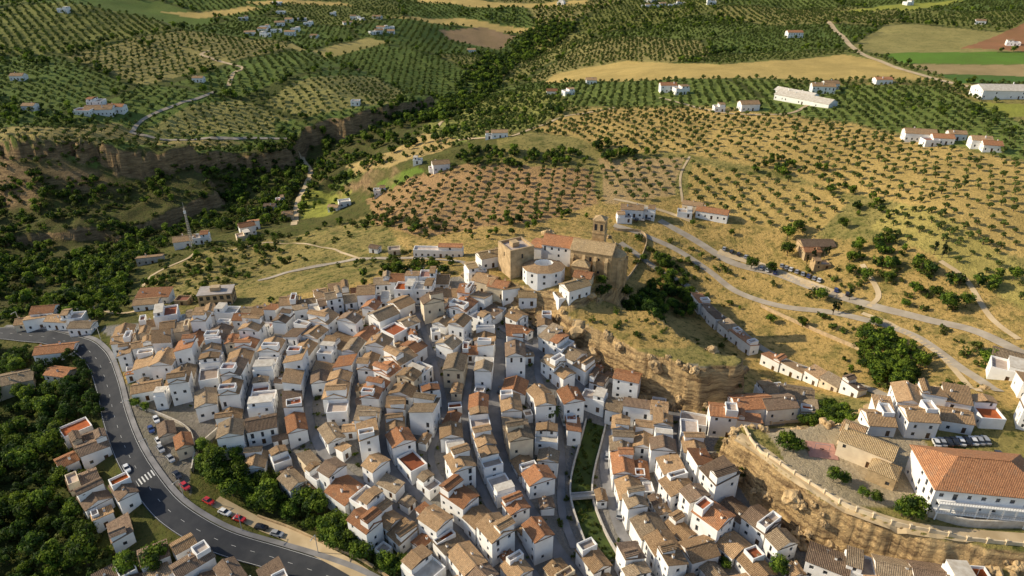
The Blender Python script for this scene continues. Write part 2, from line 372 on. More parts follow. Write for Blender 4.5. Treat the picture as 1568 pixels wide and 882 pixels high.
idx,edge=patches(X,Y)
PAL=np.array([(.17,.24,.055),(.21,.26,.065),(.34,.31,.10),(.15,.22,.05),(.28,.29,.08),(.19,.25,.06),(.42,.36,.13),(.16,.23,.055),(.26,.28,.08)])
hh=h2(idx,idx*3+1,9)
C=np.ones((NR,NC,4)); C[...,:3]=PAL[(hh*len(PAL)).astype(int)%len(PAL)]; C[...,3]=.4
C[Y<480]=(*SCR,1.); C[(Y<620)&(X>-10)]=(.40,.33,.11,.9)
LAND=[
 ([(150,640),(500,370),(640,340),(930,300),(1060,300),(1568,420),(1750,560),(1500,640),(1240,600),(960,560),(600,470),(200,500)],DRY,.75),
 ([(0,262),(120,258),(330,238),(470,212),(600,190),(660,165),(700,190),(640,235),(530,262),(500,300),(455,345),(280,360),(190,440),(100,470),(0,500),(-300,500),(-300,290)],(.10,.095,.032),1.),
 ([(200,470),(230,420),(300,390),(460,360),(560,330),(620,380),(560,430),(380,470),(220,500)],(.42,.33,.115),1.),
 ([(825,131),(850,112),(960,93),(1100,99),(1290,83),(1345,92),(1425,124),(1300,122),(1100,120),(950,125)],WH,.1),
 ([(590,27),(700,27),(820,42),(800,50),(700,38)],WH,0),([(240,18),(380,9),(400,14),(300,28)],WH,0),([(370,3),(520,3),(540,9),(400,8)],WH,0),([(640,-5),(900,0),(900,6),(640,4)],WH,0),
 ([(670,45),(740,41),(790,56),(765,76),(690,62)],(.40,.27,.15),0),([(430,70),(560,58),(600,64),(460,78)],(.56,.45,.16),.2),
 ([(1350,82),(1568,80),(1700,80),(1700,96),(1385,98)],BG,0),([(1385,99),(1700,97),(1700,113),(1430,113)],(.48,.35,.17),0),([(1435,114),(1700,112),(1700,128),(1470,128)],(.09,.20,.04),0),
 ([(1470,75),(1600,25),(1700,20),(1700,78)],(.42,.20,.10),0),([(1250,20),(1400,5),(1480,0),(1400,15)],YG,0),([(1370,153),(1568,160),(1700,160),(1700,182),(1500,178),(1395,170)],YG,.1),
 ([(810,196),(900,166),(1100,165),(1300,190),(1568,250),(1700,280),(1700,420),(1450,370),(1380,310),(1200,262),(1050,237),(920,228)],OG,.15),
 ([(870,134),(1430,132),(1568,190),(1568,245),(1300,187),(1100,162),(900,163),(830,160)],(.24,.31,.07),.4),
 ([(560,305),(690,255),(905,262),(920,310),(830,338),(640,362),(575,345)],OR,.2),
 ([(915,242),(1045,242),(1030,300),(930,312)],(.58,.40,.19),.2),([(1058,250),(1250,282),(1300,310),(1250,360),(1050,312)],OG,.35),
 ([(220,200),(300,158),(420,138),(620,136),(610,168),(420,186),(420,206),(240,209)],(.42,.38,.13),.4),([(0,198),(180,188),(230,212),(380,216),(150,242),(0,234),(-200,240),(-200,200)],(.46,.37,.14),.4),
 ([(528,255),(600,232),(700,183),(718,198),(690,225),(600,256),(545,268)],(.66,.47,.19),.15),([(575,283),(640,253),(652,262),(600,290)],(.22,.33,.05),.3),([(462,292),(540,290),(512,326),(462,334)],(.42,.43,.08),.4),
 ([(640,200),(720,150),(840,135),(880,160),(800,200),(720,215)],(.38,.38,.10),.8),
 ([(1380,310),(1568,410),(1700,430),(1700,600),(1560,470),(1440,400),(1330,350)],(.58,.47,.14),.35),
 ([(150,505),(230,495),(400,480),(520,455),(600,435),(700,425),(770,440),(880,490),(960,560),(1000,590),(1110,600),(1240,600),(1240,645),(1110,655),(1090,690),(1200,790),(1300,860),(1300,1000),(600,1000),(600,850),(540,790),(430,750),(360,690),(340,640),(215,610)],VIL,0),
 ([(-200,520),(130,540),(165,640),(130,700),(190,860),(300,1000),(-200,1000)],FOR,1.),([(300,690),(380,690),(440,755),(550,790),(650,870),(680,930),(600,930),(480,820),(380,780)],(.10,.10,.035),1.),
 ([(185,590),(215,612),(345,632),(350,650),(300,700),(295,755),(245,720),(205,660)],(.28,.25,.22),.15),
 ([(1130,655),(1290,648),(1420,680),(1430,770),(1568,810),(1700,830),(1700,800),(1300,770),(1210,735)],PAV,.1),
]
for px,c,a in LAND:
    poly=GP(px); pa=np.array(poly); x0,y0=pa.min(0)-5;x1,y1=pa.max(0)+5
    m=(X>x0)&(X<x1)&(Y>y0)&(Y<y1)
    mm=np.zeros(X.shape,bool); wob=fbm(X[m],Y[m],18,31)*5*(.3 if y0>500 else 1); mm[m]=inpoly(poly,X[m]+wob,Y[m]+wob)
    C[mm]=(*c,a)
e=(edge<7)&(Y>560)&(C[...,3]==.4); C[e]=(.10,.12,.035,.8)
me=bpy.data.meshes.new('terrain'); V=np.stack([X,Y,H],-1).reshape(-1,3)
ii=np.arange(NR-1)[:,None]*NC+np.arange(NC-1)[None]; q=np.stack([ii,ii+1,ii+NC+1,ii+NC],-1).reshape(-1,4)
me.vertices.add(len(V)); me.vertices.foreach_set('co',V.ravel()); me.loops.add(q.size); me.loops.foreach_set('vertex_index',q.ravel().astype(np.int32))
me.polygons.add(len(q)); me.polygons.foreach_set('loop_start',np.arange(0,q.size,4,dtype=np.int32)); me.polygons.foreach_set('use_smooth',np.ones(len(q),bool)); me.update(calc_edges=True)
ca=me.color_attributes.new('land','FLOAT_COLOR','POINT'); ca.data.foreach_set('color',C.reshape(-1,4).ravel().astype(np.float32))
me.materials.append(M['ground']); to=bpy.data.objects.new('terrain',me); scene.collection.objects.link(to)
# ------------------------------------------------------------ roads
def resample(pts,step):
    P=[np.array(p,float) for p in pts]; P=[2*P[0]-P[1]]+P+[2*P[-1]-P[-2]]; out=[]
    for i in range(1,len(P)-2):
        L=np.linalg.norm(P[i+1]-P[i]); n=max(1,int(L/step))
        for k in range(n):
            t=k/n; a,b,c,d=P[i-1],P[i],P[i+1],P[i+2]
            out.append(.5*((2*b)+(c-a)*t+(2*a-5*b+4*c-d)*t*t+(3*b-a-3*c+d)*t**3))
    out.append(P[-2]); return np.array(out)
def frame(C_):
    T=np.gradient(C_,axis=0); T/=np.linalg.norm(T,axis=1)[:,None]+1e-9; return T,np.stack([-T[:,1],T[:,0]],1)
RD=[]
def ribbon(name,px,w,mat,off=.2,step=2.,world=None,avoid=True,off0=0.,na=5):
    C_=np.array(world) if world is not None else resample(GP(px),step)
    T,N=frame(C_)
    if avoid: RD.append((C_,w/2) if not off0 else (C_+N*off0,w/2))
    s=np.linspace(-w/2,w/2,na)+off0; PX=C_[:,None]+N[:,None]*s[None,:,None]
    Z=hq(PX[...,0],PX[...,1])
    Z=np.maximum(Z,hq(C_[:,0],C_[:,1])[:,None]-.6)
    Z=Z+off; n=len(C_); b=MB()
    b.v=[(PX[i,j,0],PX[i,j,1],Z[i,j]) for i in range(n) for j in range(na)]
    b.f=[(i*na+j,i*na+j+1,(i+1)*na+j+1,(i+1)*na+j)[::-1] for i in range(n-1) for j in range(na-1)]
    b.mats=[mat]; b.m=[0]*len(b.f)
    o=b.obj(name)
    return o,C_,N
def wallline(name,px,hgt,th,mat,posts=0,world=None,step=2.,off0=0,base=.4):
    C_=resample(world if world is not None else GP(px),step); T,N=frame(C_); C_=C_+N*off0; Z=hq(C_[:,0],C_[:,1]); b=MB()
    L=C_+N*th/2;Rr=C_-N*th/2
    for i in range(len(C_)-1):
        a,c=Z[i],Z[i+1]
        f=lambda p,z:(p[0],p[1],z)
        b.face([f(L[i],a-base),f(L[i+1],c-base),f(L[i+1],c+hgt),f(L[i],a+hgt)],mat); b.face([f(Rr[i+1],c-base),f(Rr[i],a-base),f(Rr[i],a+hgt),f(Rr[i+1],c+hgt)],mat)
        b.face([f(Rr[i],a+hgt),f(L[i],a+hgt),f(L[i+1],c+hgt),f(Rr[i+1],c+hgt)],mat)
        if posts and i%posts==0:
            x,y=C_[i]; t=th*.9; b.box(x-t,x+t,y-t,y+t,a-base,a+hgt+.5,mat)
    return b.obj(name)
MAIN=[(-60,505),(40,514),(110,526),(146,548),(164,590),(176,640),(194,690),(220,735),(262,785),(328,825),(420,855),(520,890),(600,930)]
o,mc,mn=ribbon('asphalt_road',MAIN,7.8,'asphalt',.25,1.5,na=7)
for s in(3.6,-3.6): ribbon('road_marking',None,.09,'paint',.29,1.5,world=mc,avoid=False,off0=s,na=2)
b=MB(); T,N=frame(mc)
for i in range(4,len(mc)-4,4):
    a,c=mc[i],mc[i+1]; n_=N[i]*.05; z=[float(hq(*p))+.30 for p in(a,c)]
    b.face([(*(a-n_),z[0]),(*(a+n_),z[0]),(*(c+n_),z[1]),(*(c-n_),z[1])][::-1],'paint')
zx=np.array(G(236,722)); k=int(np.argmin(((mc-zx)**2).sum(1)))
for s in np.arange(-3.0,3.1,1.0):
    a=mc[k]+N[k]*s; t=T[k]*1.5;n_=N[k]*.2
    pts=[a-t-n_,a-t+n_,a+t+n_,a+t-n_]; b.face([(*p_,float(hq(*p_))+.31) for p_ in pts][::-1],'paint')
b.obj('zebra_crossing')
ribbon('pavement',None,1.6,'paving',.38,1.5,world=mc[14:],avoid=True,off0=4.8,na=3)
for i in range(20,len(mc)-6,16):  # street lamps along the road
    p=mc[i]+N[i]*5.3; b=MB(); b.box(-.08,.08,-.08,.08,-.3,7,'metal'); b.box(-.06,.06,-1.8,.08,7,7.12,'metal',True); b.box(-.16,.16,-2.2,-1.5,6.88,7.0,'wstone',True)
    b.obj('street_lamp',(p[0],p[1],float(hq(*p))+.3),math.atan2(T[i][1],T[i][0]))
wallline('roadside_wall',[(395,792),(440,808),(500,835),(560,862),(620,905)],1.0,.5,'stone')
ribbon('footpath',[(330,768),(395,802),(440,820),(500,850),(560,885),(600,925)],4,'track',.36,1.5)
wallline('roadside_wall',[(338,618),(344,650),(305,690),(295,725)],2.2,.4,'wstone')
wallline('roadside_wall',[(215,625),(255,640),(290,660),(300,690)],1.2,.3,'wstone')
for px,w,mt in [
 ([(940,345),(990,362),(1040,385),(1085,415),(1130,448),(1200,470),(1290,482),(1400,515),(1480,570),(1530,600)],3.4,'concrete'),
 ([(1010,338),(1070,372),(1120,402),(1190,420),(1260,446),(1340,470),(1420,490),(1500,510),(1600,560)],4.4,'concrete'),
 ([(1100,385),(1160,405),(1230,432),(1290,455)],4.5,'track'),
 ([(1320,405),(1345,450),(1330,470)],2.2,'track'),
 ([(1440,400),(1480,430),(1520,490),(1560,520)],2.2,'track'),
 ([(950,372),(1010,415),(1055,440),(1095,478),(1130,505),(1170,536),(1260,574),(1330,596),(1400,604)],3.4,'concrete'),
 ([(395,430),(450,415),(520,402),(590,396),(700,400),(730,410)],3.,'concrete'),
 ([(450,345),(455,315),(466,290),(475,262),(462,240)],4.,'track'),
 ([(720,140),(700,165),(670,195)],3,'track'),
 ([(450,211),(340,212),(215,207),(205,200),(225,180),(300,152),(330,140)],3.5,'concrete'),
 ([(350,132),(358,112),(372,104),(330,92),(308,84),(320,78)],4,'track'),
 ([(1268,33),(1282,50),(1310,76),(1350,95),(1400,112),(1500,136),(1620,160)],6,'track'),
 ([(1320,480),(1370,500),(1440,545),(1500,600)],2.,'track'),
 ([(205,470),(225,430),(300,385)],1.8,'track'),
 ([(700,215),(765,210),(820,195),(860,180),(940,165)],3,'track'),
 ([(1010,150),(1100,172),(1200,175),(1240,160)],3,'track'),
 ([(940,305),(1020,325),(1060,340)],2.5,'track'),
 ([(1045,310),(1042,270),(1056,240)],1.4,'track'),
 ([(350,385),(420,372),(500,380),(560,400)],1.4,'track'),
 ([(140,470),(180,480),(235,470)],2.,'track'),
]:
    far_=min(p[1] for p in px)<240
    ribbon('dirt_road' if mt=='track' else 'concrete_road',px,w,mt,.35 if far_ else .22,4 if far_ else 2.)
STR=[([(768,520),(764,580),(757,630),(768,700),(800,765),(840,825),(895,900)],4.2),
 ([(700,500),(660,548),(605,605),(588,655),(595,710),(645,765),(705,820),(770,900)],2.6),
 ([(640,480),(575,530),(545,590),(540,650)],2.2),([(530,500),(485,560),(472,625),(492,690),(535,730),(600,780),(640,815)],2.8),
 ([(430,500),(402,545),(385,600),(378,655)],2.8),([(335,505),(312,548),(302,612)],2.4),([(722,560),(713,625),(717,695),(750,775),(800,850),(830,900)],2.4),
 ([(765,500),(850,558),(900,600),(975,625),(1060,640),(1150,650)],2.6),([(820,520),(825,580),(850,630),(860,700),(860,780),(880,840)],2.4),
 ([(930,660),(925,720),(945,800),(985,870),(1010,910)],2.8),([(1030,660),(1040,720),(1080,780),(1150,840),(1200,900)],2.4),
 ([(215,520),(330,500),(440,490),(560,462),(690,448),(770,460)],2.2),([(640,480),(680,620),(660,700),(690,760)],2.)]
for px,w in STR: ribbon('village_street',px,w,'paving',.2,2)
ribbon('river_channel',[(912,650),(895,715),(890,760),(905,810),(930,860)],6,'weed',.25,2)
CAN=RD[-1][0]
wallline('river_wall',None,1.2,.5,'wstone',world=CAN,off0=3.4); wallline('river_wall',None,1.2,.5,'wstone',world=CAN,off0=-3.4)
bx,by=G(897,765); b=MB(); b.box(-4.5,4.5,-1,1,0,.35,'wstone',True); b.box(-4.5,4.5,-1,-.85,.35,1.2,'metal');b.box(-4.5,4.5,.85,1,.35,1.2,'metal'); b.obj('footbridge',(bx,by,float(hq(bx,by))+1.2),.1)
EDGE=[(1112,652),(1150,676),(1195,712),(1250,748),(1300,778),(1380,806),(1480,828),(1568,836),(1650,842)]
wallline('balustrade_wall',EDGE,1.1,.35,'cream',posts=2)
wallline('balustrade_wall',[(1120,655),(1180,650),(1240,648),(1285,652)],1.1,.35,'cream',posts=2)
ribbon('promenade',[(1130,668),(1165,690),(1210,724),(1270,762),(1340,792),(1420,812),(1568,826),(1650,830)],4,'track',.2,2)
wallline('retaining_wall',[(1420,790),(1480,806),(1568,808)],2.5,.5,'wstone')
wallline('retaining_wall',[(1165,470),(1230,500),(1300,530),(1380,560)],1.6,.4,'stone')
wallline('retaining_wall',[(930,395),(990,370),(940,352)],1.4,.4,'stone')
# ------------------------------------------------------------ buildings
PL=[]
def corners(x,y,a,w,d):
    c,s=math.cos(a),math.sin(a); return [(x+c*p*w/2-s*q*d/2,y+s*p*w/2+c*q*d/2) for p,q in((-1,-1),(1,-1),(1,1),(-1,1))]
def sat(A,B):
    for S in(A,B):
        for i in range(2):
            ex,ey=S[i+1][0]-S[i][0],S[i+1][1]-S[i][1]
            a=[p[0]*ex+p[1]*ey for p in A]; b=[p[0]*ex+p[1]*ey for p in B]
            if max(a)<=min(b) or max(b)<=min(a): return False
    return True
ROADPTS=np.concatenate([np.concatenate([c,np.full((len(c),1),w)],1) for c,w in RD])
BK={}
def near_pl(x,y):
    i,j=int(x//24),int(y//24)
    for a in(-1,0,1):
        for c in(-1,0,1):
            yield from BK.get((i+a,j+c),())
def put(x,y,a,w,d):
    t=(x,y,a,w,d,math.hypot(w,d)/2,corners(x,y,a,w,d)); PL.append(t); BK.setdefault((int(x//24),int(y//24)),[]).append(t)
RB={}
for rx_,ry_,rw_ in ROADPTS: RB.setdefault((int(rx_//16),int(ry_//16)),[]).append((rx_,ry_,rw_))
def near_rd(x,y):
    i,j=int(x//16),int(y//16); o=[]
    for a in(-1,0,1):
        for c in(-1,0,1): o+=RB.get((i+a,j+c),[])
    return o
def free(x,y,a,w,d,sh=.15,road=True,slope=3.6):
    r=math.hypot(w,d)/2; A=corners(x,y,a,w-sh,d-sh)
    for q in near_pl(x,y):
        if (q[0]-x)**2+(q[1]-y)**2<(r+q[5])**2 and sat(A,q[6]): return False
    if road:
        c,s=math.cos(a),math.sin(a)
        for mx,my,mw in near_rd(x,y):
            lx=abs((mx-x)*c+(my-y)*s)-w/2; ly=abs(-(mx-x)*s+(my-y)*c)-d/2
            if math.hypot(max(lx,0),max(ly,0))<mw*.85: return False
    zz=cz(x,y,a,w,d)
    return max(zz)-min(zz)<slope
def rh_(x,y,a,w,d,h=None,**k):
    put(x,y,a,w,d)
    t=R(); roof=k.pop('roof',None) or ('gable' if t<.62 else 'flat' if t<.80 else 'shed')
    wall=k.pop('wall',None) or ('white' if R()<.93 else 'cream')
    return house(x,y,a,w,d,(h or random.choice([3.4,5.9,5.9,6.2,8.6,6.5]))+ru(-.5,.5),roof,wall,annex=.5,**k)
def fixed(u,v,w,d,h,deg,roof='gable',**k):
    x,y=G(u,v); put(x,y,math.radians(deg),w,d); return house(x,y,math.radians(deg),w,d,h,roof,k.pop('wall','white'),**k)
def church():
    b=MB(); w,d,h=17,11,10
    body(b,w,d,h,-5,'stone',door=False,p=.25)
    for sx in(-1,1): b.face([(sx*w/2,-d/2,h),(sx*w/2,d/2,h),(sx*w/2,0,h+2.6)],'stone')
    hip(b,w,d,h,2.6,.35,'r4')
    n=5; ap=[(w/2+5.*math.sin(math.pi*i/n)*1.0,-4.6*math.cos(math.pi*i/n)) for i in range(n+1)]
    for i in range(n): p,q=ap[i],ap[i+1]; b.face([(*p,-5),(*q,-5),(*q,8.6),(*p,8.6)],'stone'); b.face([(*p,8.6),(*q,8.6),(w/2,0,11)],'r4')
    for i in range(1,n):
        x,y=ap[i]; b.box(x-.6,x+.6,y-.6,y+.6,-5,7.4,'stone')
    for i in range(4):
        x=-w/2+1+i*4.7
        b.box(x-.6,x+.6,-d/2-1.6,-d/2,-5,7.,'stone'); b.face([(x-.6,-d/2-1.6,7.),(x+.6,-d/2-1.6,7.),(x+.6,-d/2,8.4),(x-.6,-d/2,8.4)],'stone')
        b.box(x-.6,x+.6,d/2,d/2+1.6,-5,8.,'stone')
    s=MB(); body(s,7,5,5.5,-5,'stone',door=False,p=.3); hip(s,7,5,5.5,1.6,.25,'r4',(0,0)); addto(b,s,-3,-d/2-2.5,0)
    t=MB(); a=2.5
    t.box(-a,a,-a,a,-4,13.5,'stone'); t.box(-a-.25,a+.25,-a-.25,a+.25,13.5,13.9,'stone',True)
    cc=[(-a,-a),(a,-a),(a,a),(-a,a)]
    for i in range(4): t.wall(cc[i],cc[(i+1)%4],13.9,19,[(.7,1.9,14.7,17.6,'glass'),(3.1,4.3,14.7,17.6,'glass')],'stone')
    t.box(-a-.3,a+.3,-a-.3,a+.3,19,19.4,'stone',True)
    c=[(-a,-a,19.4),(a,-a,19.4),(a,a,19.4),(-a,a,19.4)]
    for i in range(4): t.face([c[i],c[(i+1)%4],(0,0,21)],'r4')
    addto(b,t,0,d/2+3,0)
    s=MB(); body(s,15,10,8.6,-5,'white',door=True,p=.5); hip(s,15,10,8.6,2.6,.3,'r1')
    for sx in(-1,1): s.face([(sx*7.5,-5,8.6),(sx*7.5,5,8.6),(sx*7.5,0,11.2)],'white')
    addto(b,s,-w/2-6,3.5,0,.0)
    s=MB(); body(s,5,9,7,-5,'white',door=False,p=.6); hip(s,5,9,7,1,.3,'r1'); addto(b,s,-w/2-16,2.5,0)
    x,y=G(908,412); put(x,y,0,26,18); put(x-15,y+5,0,18,12)
    b.obj('stone_church',(x,y,float(hq(x,y))),math.radians(-20))
church()
def keep():
    b=MB(); a=5.4; cc=[(-a,-a),(a,-a),(a,a),(-a,a)]; H_=12.5
    for i in range(4): b.wall(cc[i],cc[(i+1)%4],-6,H_,[(5.,5.8,8,10,'glass')]+([(4.7,6.1,.1,2.6,'door')] if i==0 else []),'stone')
    q=[(p[0]*.88,p[1]*.88) for p in cc]
    for i in range(4):
        A_,B_,c,d=cc[i],cc[(i+1)%4],q[i],q[(i+1)%4]
        b.face([(*A_,H_),(*B_,H_),(*d,H_),(*c,H_)],'stone'); b.face([(*d,H_-1.1),(*c,H_-1.1),(*c,H_),(*d,H_)],'stone')
    b.face([(*p,H_-1.1) for p in q],'terr')
    b.box(-2,1,-1,2,H_-1.1,H_+.9,'stone')
    x,y=G(790,415); put(x,y,0,12,12); b.obj('castle_keep_tower',(x,y,float(hq(x,y))),math.radians(28))
keep()
def roundhouse():
    b=MB(); n=10; r=8.5
    ring=[(r*math.cos(2*math.pi*i/n),r*.8*math.sin(2*math.pi*i/n)) for i in range(n)]; inn=[(p[0]*.45,p[1]*.45) for p in ring]
    for i in range(n):
        p,q=ring[i],ring[(i+1)%n]; L=math.hypot(p[0]-q[0],p[1]-q[1]); b.wall(p,q,-4,6,[(L/2-.5,L/2+.5,3.7,5,'glass'),(L/2-.5,L/2+.5,.9,2.1,'glass')],'white')
        a,c=inn[i],inn[(i+1)%n]; o1=[(v[0]*1.04,v[1]*1.04,6) for v in(p,q)]
        b.face([o1[0],o1[1],(*c,7.6),(*a,7.6)],'r0'); b.face([(*c,7.6),(*a,7.6),(*a,4),(*c,4)][::-1],'white')
    b.face([(*p,4) for p in inn],'terr')
    x,y=G(832,428); put(x,y,0,18,14); b.obj('round_white_house',(x,y,float(hq(x,y))),0)
roundhouse()
for a in [(745,430,9,8,5,-30,'gable'),(728,418,8,7,6,20,'flat'),(765,440,8,7,5,-20,'gable'),(880,445,10,7,5,30,'gable'),(862,450,6,6,3.5,20,'flat'),(893,435,7,6,5,-20,'gable'),(808,450,7,6,4,0,'gable'),(750,405,10,7,5,25,'gable'),(780,445,7,6,5,15,'shed')]:
    fixed(*a,wall='white' if a[0]%2==0 else 'cream',rm=random.choice(['r0','r1','r4']))
def civic():
    b=MB(); w,d,h=27,16,9.5
    body(b,w,d,h,-4,'white',p=1,sp=3.0,wd=1.2); hip(b,w,d,h,4,.7,'r1',(0,0))
    for z in(2.8,5.8):
        b.box(-w/2+1,w/2-1,-d/2-1.8,-d/2,z-.25,z,'white',True)
        for i in range(9): x=-w/2+1.3+i*(w-2.6)/8; b.box(x-.15,x+.15,-d/2-1.75,-d/2-1.45,z-3 if z>5 else -4,z-.25,'white')
        b.box(-w/2+1,w/2-1,-d/2-1.8,-d/2-1.72,z+.85,z+.95,'metal',True)
        for i in range(40): x=-w/2+1+i*(w-2)/39; b.box(x-.03,x+.03,-d/2-1.78,-d/2-1.74,z,z+.85,'metal')
    x,y=G(1482,762); put(x,y,math.radians(-8),w+3,d+4); b.obj('civic_building',(x,y,float(hq(x,y))),math.radians(-8))
civic()
def hermitage():
    b=MB(); body(b,14,7,6,-2,'cream',p=.3); hip(b,14,7,6,2.,.35,'r4')
    for sx in(-1,1): b.face([(sx*7,-3.5,6),(sx*7,3.5,6),(sx*7,0,8)],'cream')
    s=MB(); body(s,7,6,4,-2,'stone',door=False,p=.3); hip(s,7,6,4,1.6,.3,'r4',(0,0)); addto(b,s,6,-5.5,0)
    s=MB(); body(s,6,6,5,-2,'cream',door=False,p=.4); hip(s,6,6,5,1.4,.3,'r0'); addto(b,s,-5,5.5,0)
    b.box(-6.8,-6.,-.5,.5,7.5,10.2,'cream'); b.box(-7.,-5.8,-.7,.7,10.2,10.4,'r4',True)
    x,y=G(1322,703); put(x,y,-.7,16,17); b.obj('hermitage_chapel',(x,y,float(hq(x,y))),math.radians(-38))
hermitage()
def unfinished():
    b=MB(); cc=[(-7,-4),(7,-4),(7,4),(-7,4)]
    for i in range(4):
        L=14 if i%2==0 else 8; n=5 if i%2==0 else 3
        b.wall(cc[i],cc[(i+1)%4],-3,6.3,[((k+.5)*L/n-.8,(k+.5)*L/n+.8,z,z+1.9,'glass') for k in range(n) for z in(.6,3.7)],'stone')
    b.box(-7.3,7.3,-4.3,4.3,6.3,6.6,'terr',True)
    b.box(-2,2,-1.5,1.5,6.6,8.4,'stone')
    x,y=G(335,464); put(x,y,0,15,9); b.obj('unfinished_block',(x,y,float(hq(x,y))),math.radians(10))
unfinished()
for a in [(240,462,14,7,4,5,'shed','white'),(228,472,10,6,3.5,10,'gable','white'),(282,465,6,5,3,0,'flat','stone'),(672,392,24,5,4.2,-3,'flat','white'),(604,388,6,5,3,10,'flat','cream'),(575,386,5,4,3,-20,'gable','white'),
  (285,375,12,8,4,20,'gable','white'),(310,370,9,7,4,15,'flat','white'),(380,358,9,7,6,30,'gable','white'),(374,368,8,6,4,30,'flat','cream'),(390,350,7,6,5,20,'shed','white'),
  (232,402,13,6,3,15,'shed','wstone'),(675,258,11,8,5,15,'gable','white'),(664,262,6,5,3,10,'flat','white'),(582,296,8,6,4,10,'flat','white'),(765,210,11,7,4,5,'gable','white'),(750,212,6,5,3,0,'flat','white'),(528,315,8,6,4,20,'flat','white'),(512,322,7,5,3,-10,'gable','white'),
  (415,322,8,6,4,0,'gable','white'),(442,335,7,6,4,10,'gable','cream'),(430,312,6,6,4,20,'flat','white'),
  (967,329,12,8,4.5,-10,'gable','white'),(990,331,9,7,4,-15,'flat','white'),(955,338,8,6,3,0,'flat','white'),(1090,333,17,7,4,-24,'gable','white'),(1060,322,11,6,4,-24,'gable','cream'),(1048,330,8,6,3,-14,'flat','white'),
  (1248,380,16,9,4,0,'gable','stone'),(1240,392,8,6,3.5,0,'gable','stone'),(1255,410,8,5,3,0,'flat','stone'),
  (1405,214,18,10,5,-14,'gable','white'),(1440,219,12,8,4,-10,'gable','white'),(1462,213,10,7,4,-12,'gable','white'),(1498,225,11,8,5,-15,'gable','white'),(1515,230,10,8,4,-15,'gable','white'),(1422,222,9,7,4,0,'flat','white'),
  (1258,142,18,11,6,-10,'gable','white'),(1270,136,12,9,5,0,'gable','white'),(1232,158,46,13,4,-52,'gable','white'),(1218,149,34,10,4,-52,'gable','white'),(1145,168,14,9,5,5,'gable','white'),(1100,170,8,7,4,0,'flat','white'),
  (1022,140,14,10,6,0,'gable','white'),(1042,143,12,9,5,10,'flat','white'),(1545,148,50,18,6,-4,'gable','white'),(1350,128,14,8,4,0,'gable','white'),(1215,57,18,11,6,0,'gable','white'),
  (155,172,22,12,5,8,'gable','white'),(180,170,14,8,5,0,'gable','white'),(130,174,14,10,4,0,'flat','white'),(150,164,12,10,6,0,'flat','white'),(48,168,10,8,4,0,'gable','white'),(30,122,12,8,4,0,'gable','white'),(305,125,10,7,4,0,'gable','white'),
  (845,145,10,8,4,0,'gable','white'),(870,145,10,8,4,20,'flat','white'),(905,128,10,8,4,0,'gable','white'),(640,250,6,5,3,0,'flat','white'),(722,80,12,8,4,0,'gable','white'),(545,160,8,7,4,0,'flat','white'),
  (28,592,13,9,5,25,'gable','cream'),(90,545,14,7,4.2,12,'gable','white'),(95,578,9,6,3,-10,'gable','wstone'),(1180,614,10,8,5,10,'flat','white'),(1215,618,11,8,5,-15,'gable','white'),(1145,640,13,8,7,5,'gable','white'),(1185,640,11,8,7,8,'gable','white'),
  (1262,880,10,7,6,-30,'gable','white'),(1315,888,9,7,5.5,-25,'flat','white'),(1365,893,10,7,5,-15,'gable','white'),(1420,896,9,7,4,-10,'gable','white'),(1480,897,10,7,3.5,-5,'flat','white'),
  (75,492,9,7,6,10,'gable','white'),(60,500,8,6,4,20,'shed','white'),(95,500,9,6,4,-5,'gable','white'),(118,498,8,6,5,10,'flat','white'),(130,508,9,6,3.5,0,'gable','white'),(45,500,8,6,3,15,'gable','cream'),(258,668,7,5,3,-60,'gable','wstone'),(285,690,7,5,4,-60,'gable','cream')]:
    u,v,w,d,h,dg,rf,wl=a; k={}
    if v<300: k=dict(rm='r1' if R()<.4 else 'r0')
    if (u,v) in((1232,158),(1218,149),(1545,148)): k=dict(rm='wstone',p=.3)
    fixed(u,v,w,d,h,dg,rf,wall=wl,name={'white':'white_house','cream':'cream_house','stone':'stone_house','wstone':'farm_shed'}[wl],chim=v>100,**k)
for i in range(40):
    u,v=random.choice([(ru(370,600),ru(20,60)),(ru(370,600),ru(20,60)),(ru(840,1100),ru(0,14)),(ru(20,1560),ru(2,110))])
    x,y=G(u,v)
    if y<2600: house(x,y,ru(-.6,.6),ru(8,15),ru(7,9),ru(3,5),random.choice(['gable','flat','flat']),'white',rm='r0',name='white_farmhouse',chim=False)
def row(px,side,dmin,dmax,wmin,wmax,hs,gap=0,road=True,slope=3.6,**k):
    C_=resample(GP(px),.5); T,N=frame(C_); L=np.concatenate([[0],np.cumsum(np.linalg.norm(np.diff(C_,axis=0),axis=1))]); s=ru(0,2)
    off=k.pop('off',0)
    while s<L[-1]-3:
        w=ru(wmin,wmax); d=ru(dmin,dmax); i=min(np.searchsorted(L,s+w/2),len(C_)-1)
        a=math.atan2(T[i][1],T[i][0]); p=C_[i]+N[i]*side*(off+d/2)
        a2=a+ru(-.08,.08)
        if free(p[0],p[1],a2,w,d,.7,road,slope): rh_(p[0],p[1],a2,w-.1,d,random.choice(hs),**k); s+=w+(gap and ru(0,gap))
        else: s+=1.
HS=[5.2,5.4,5.6,5.9,6.2,8.0,8.4,6.,3.2,3.4,4.4,7.]
row([(1070,462),(1098,492),(1125,515),(1165,545)],-1,4.5,5.5,6,10,[3.6,4.4,5.5],off=.2,road=False,roof='shed',slope=6)
row([(1172,550),(1250,580),(1330,604)],-1,4.5,5.5,6,11,[3.2,3.6,4.4],off=.2,road=False,slope=6)
for px,w in STR:
    for sd in(1,-1): row(px,sd,5.5,8.6,4.8,9.8,HS,off=w/2+.1,gap=.0)
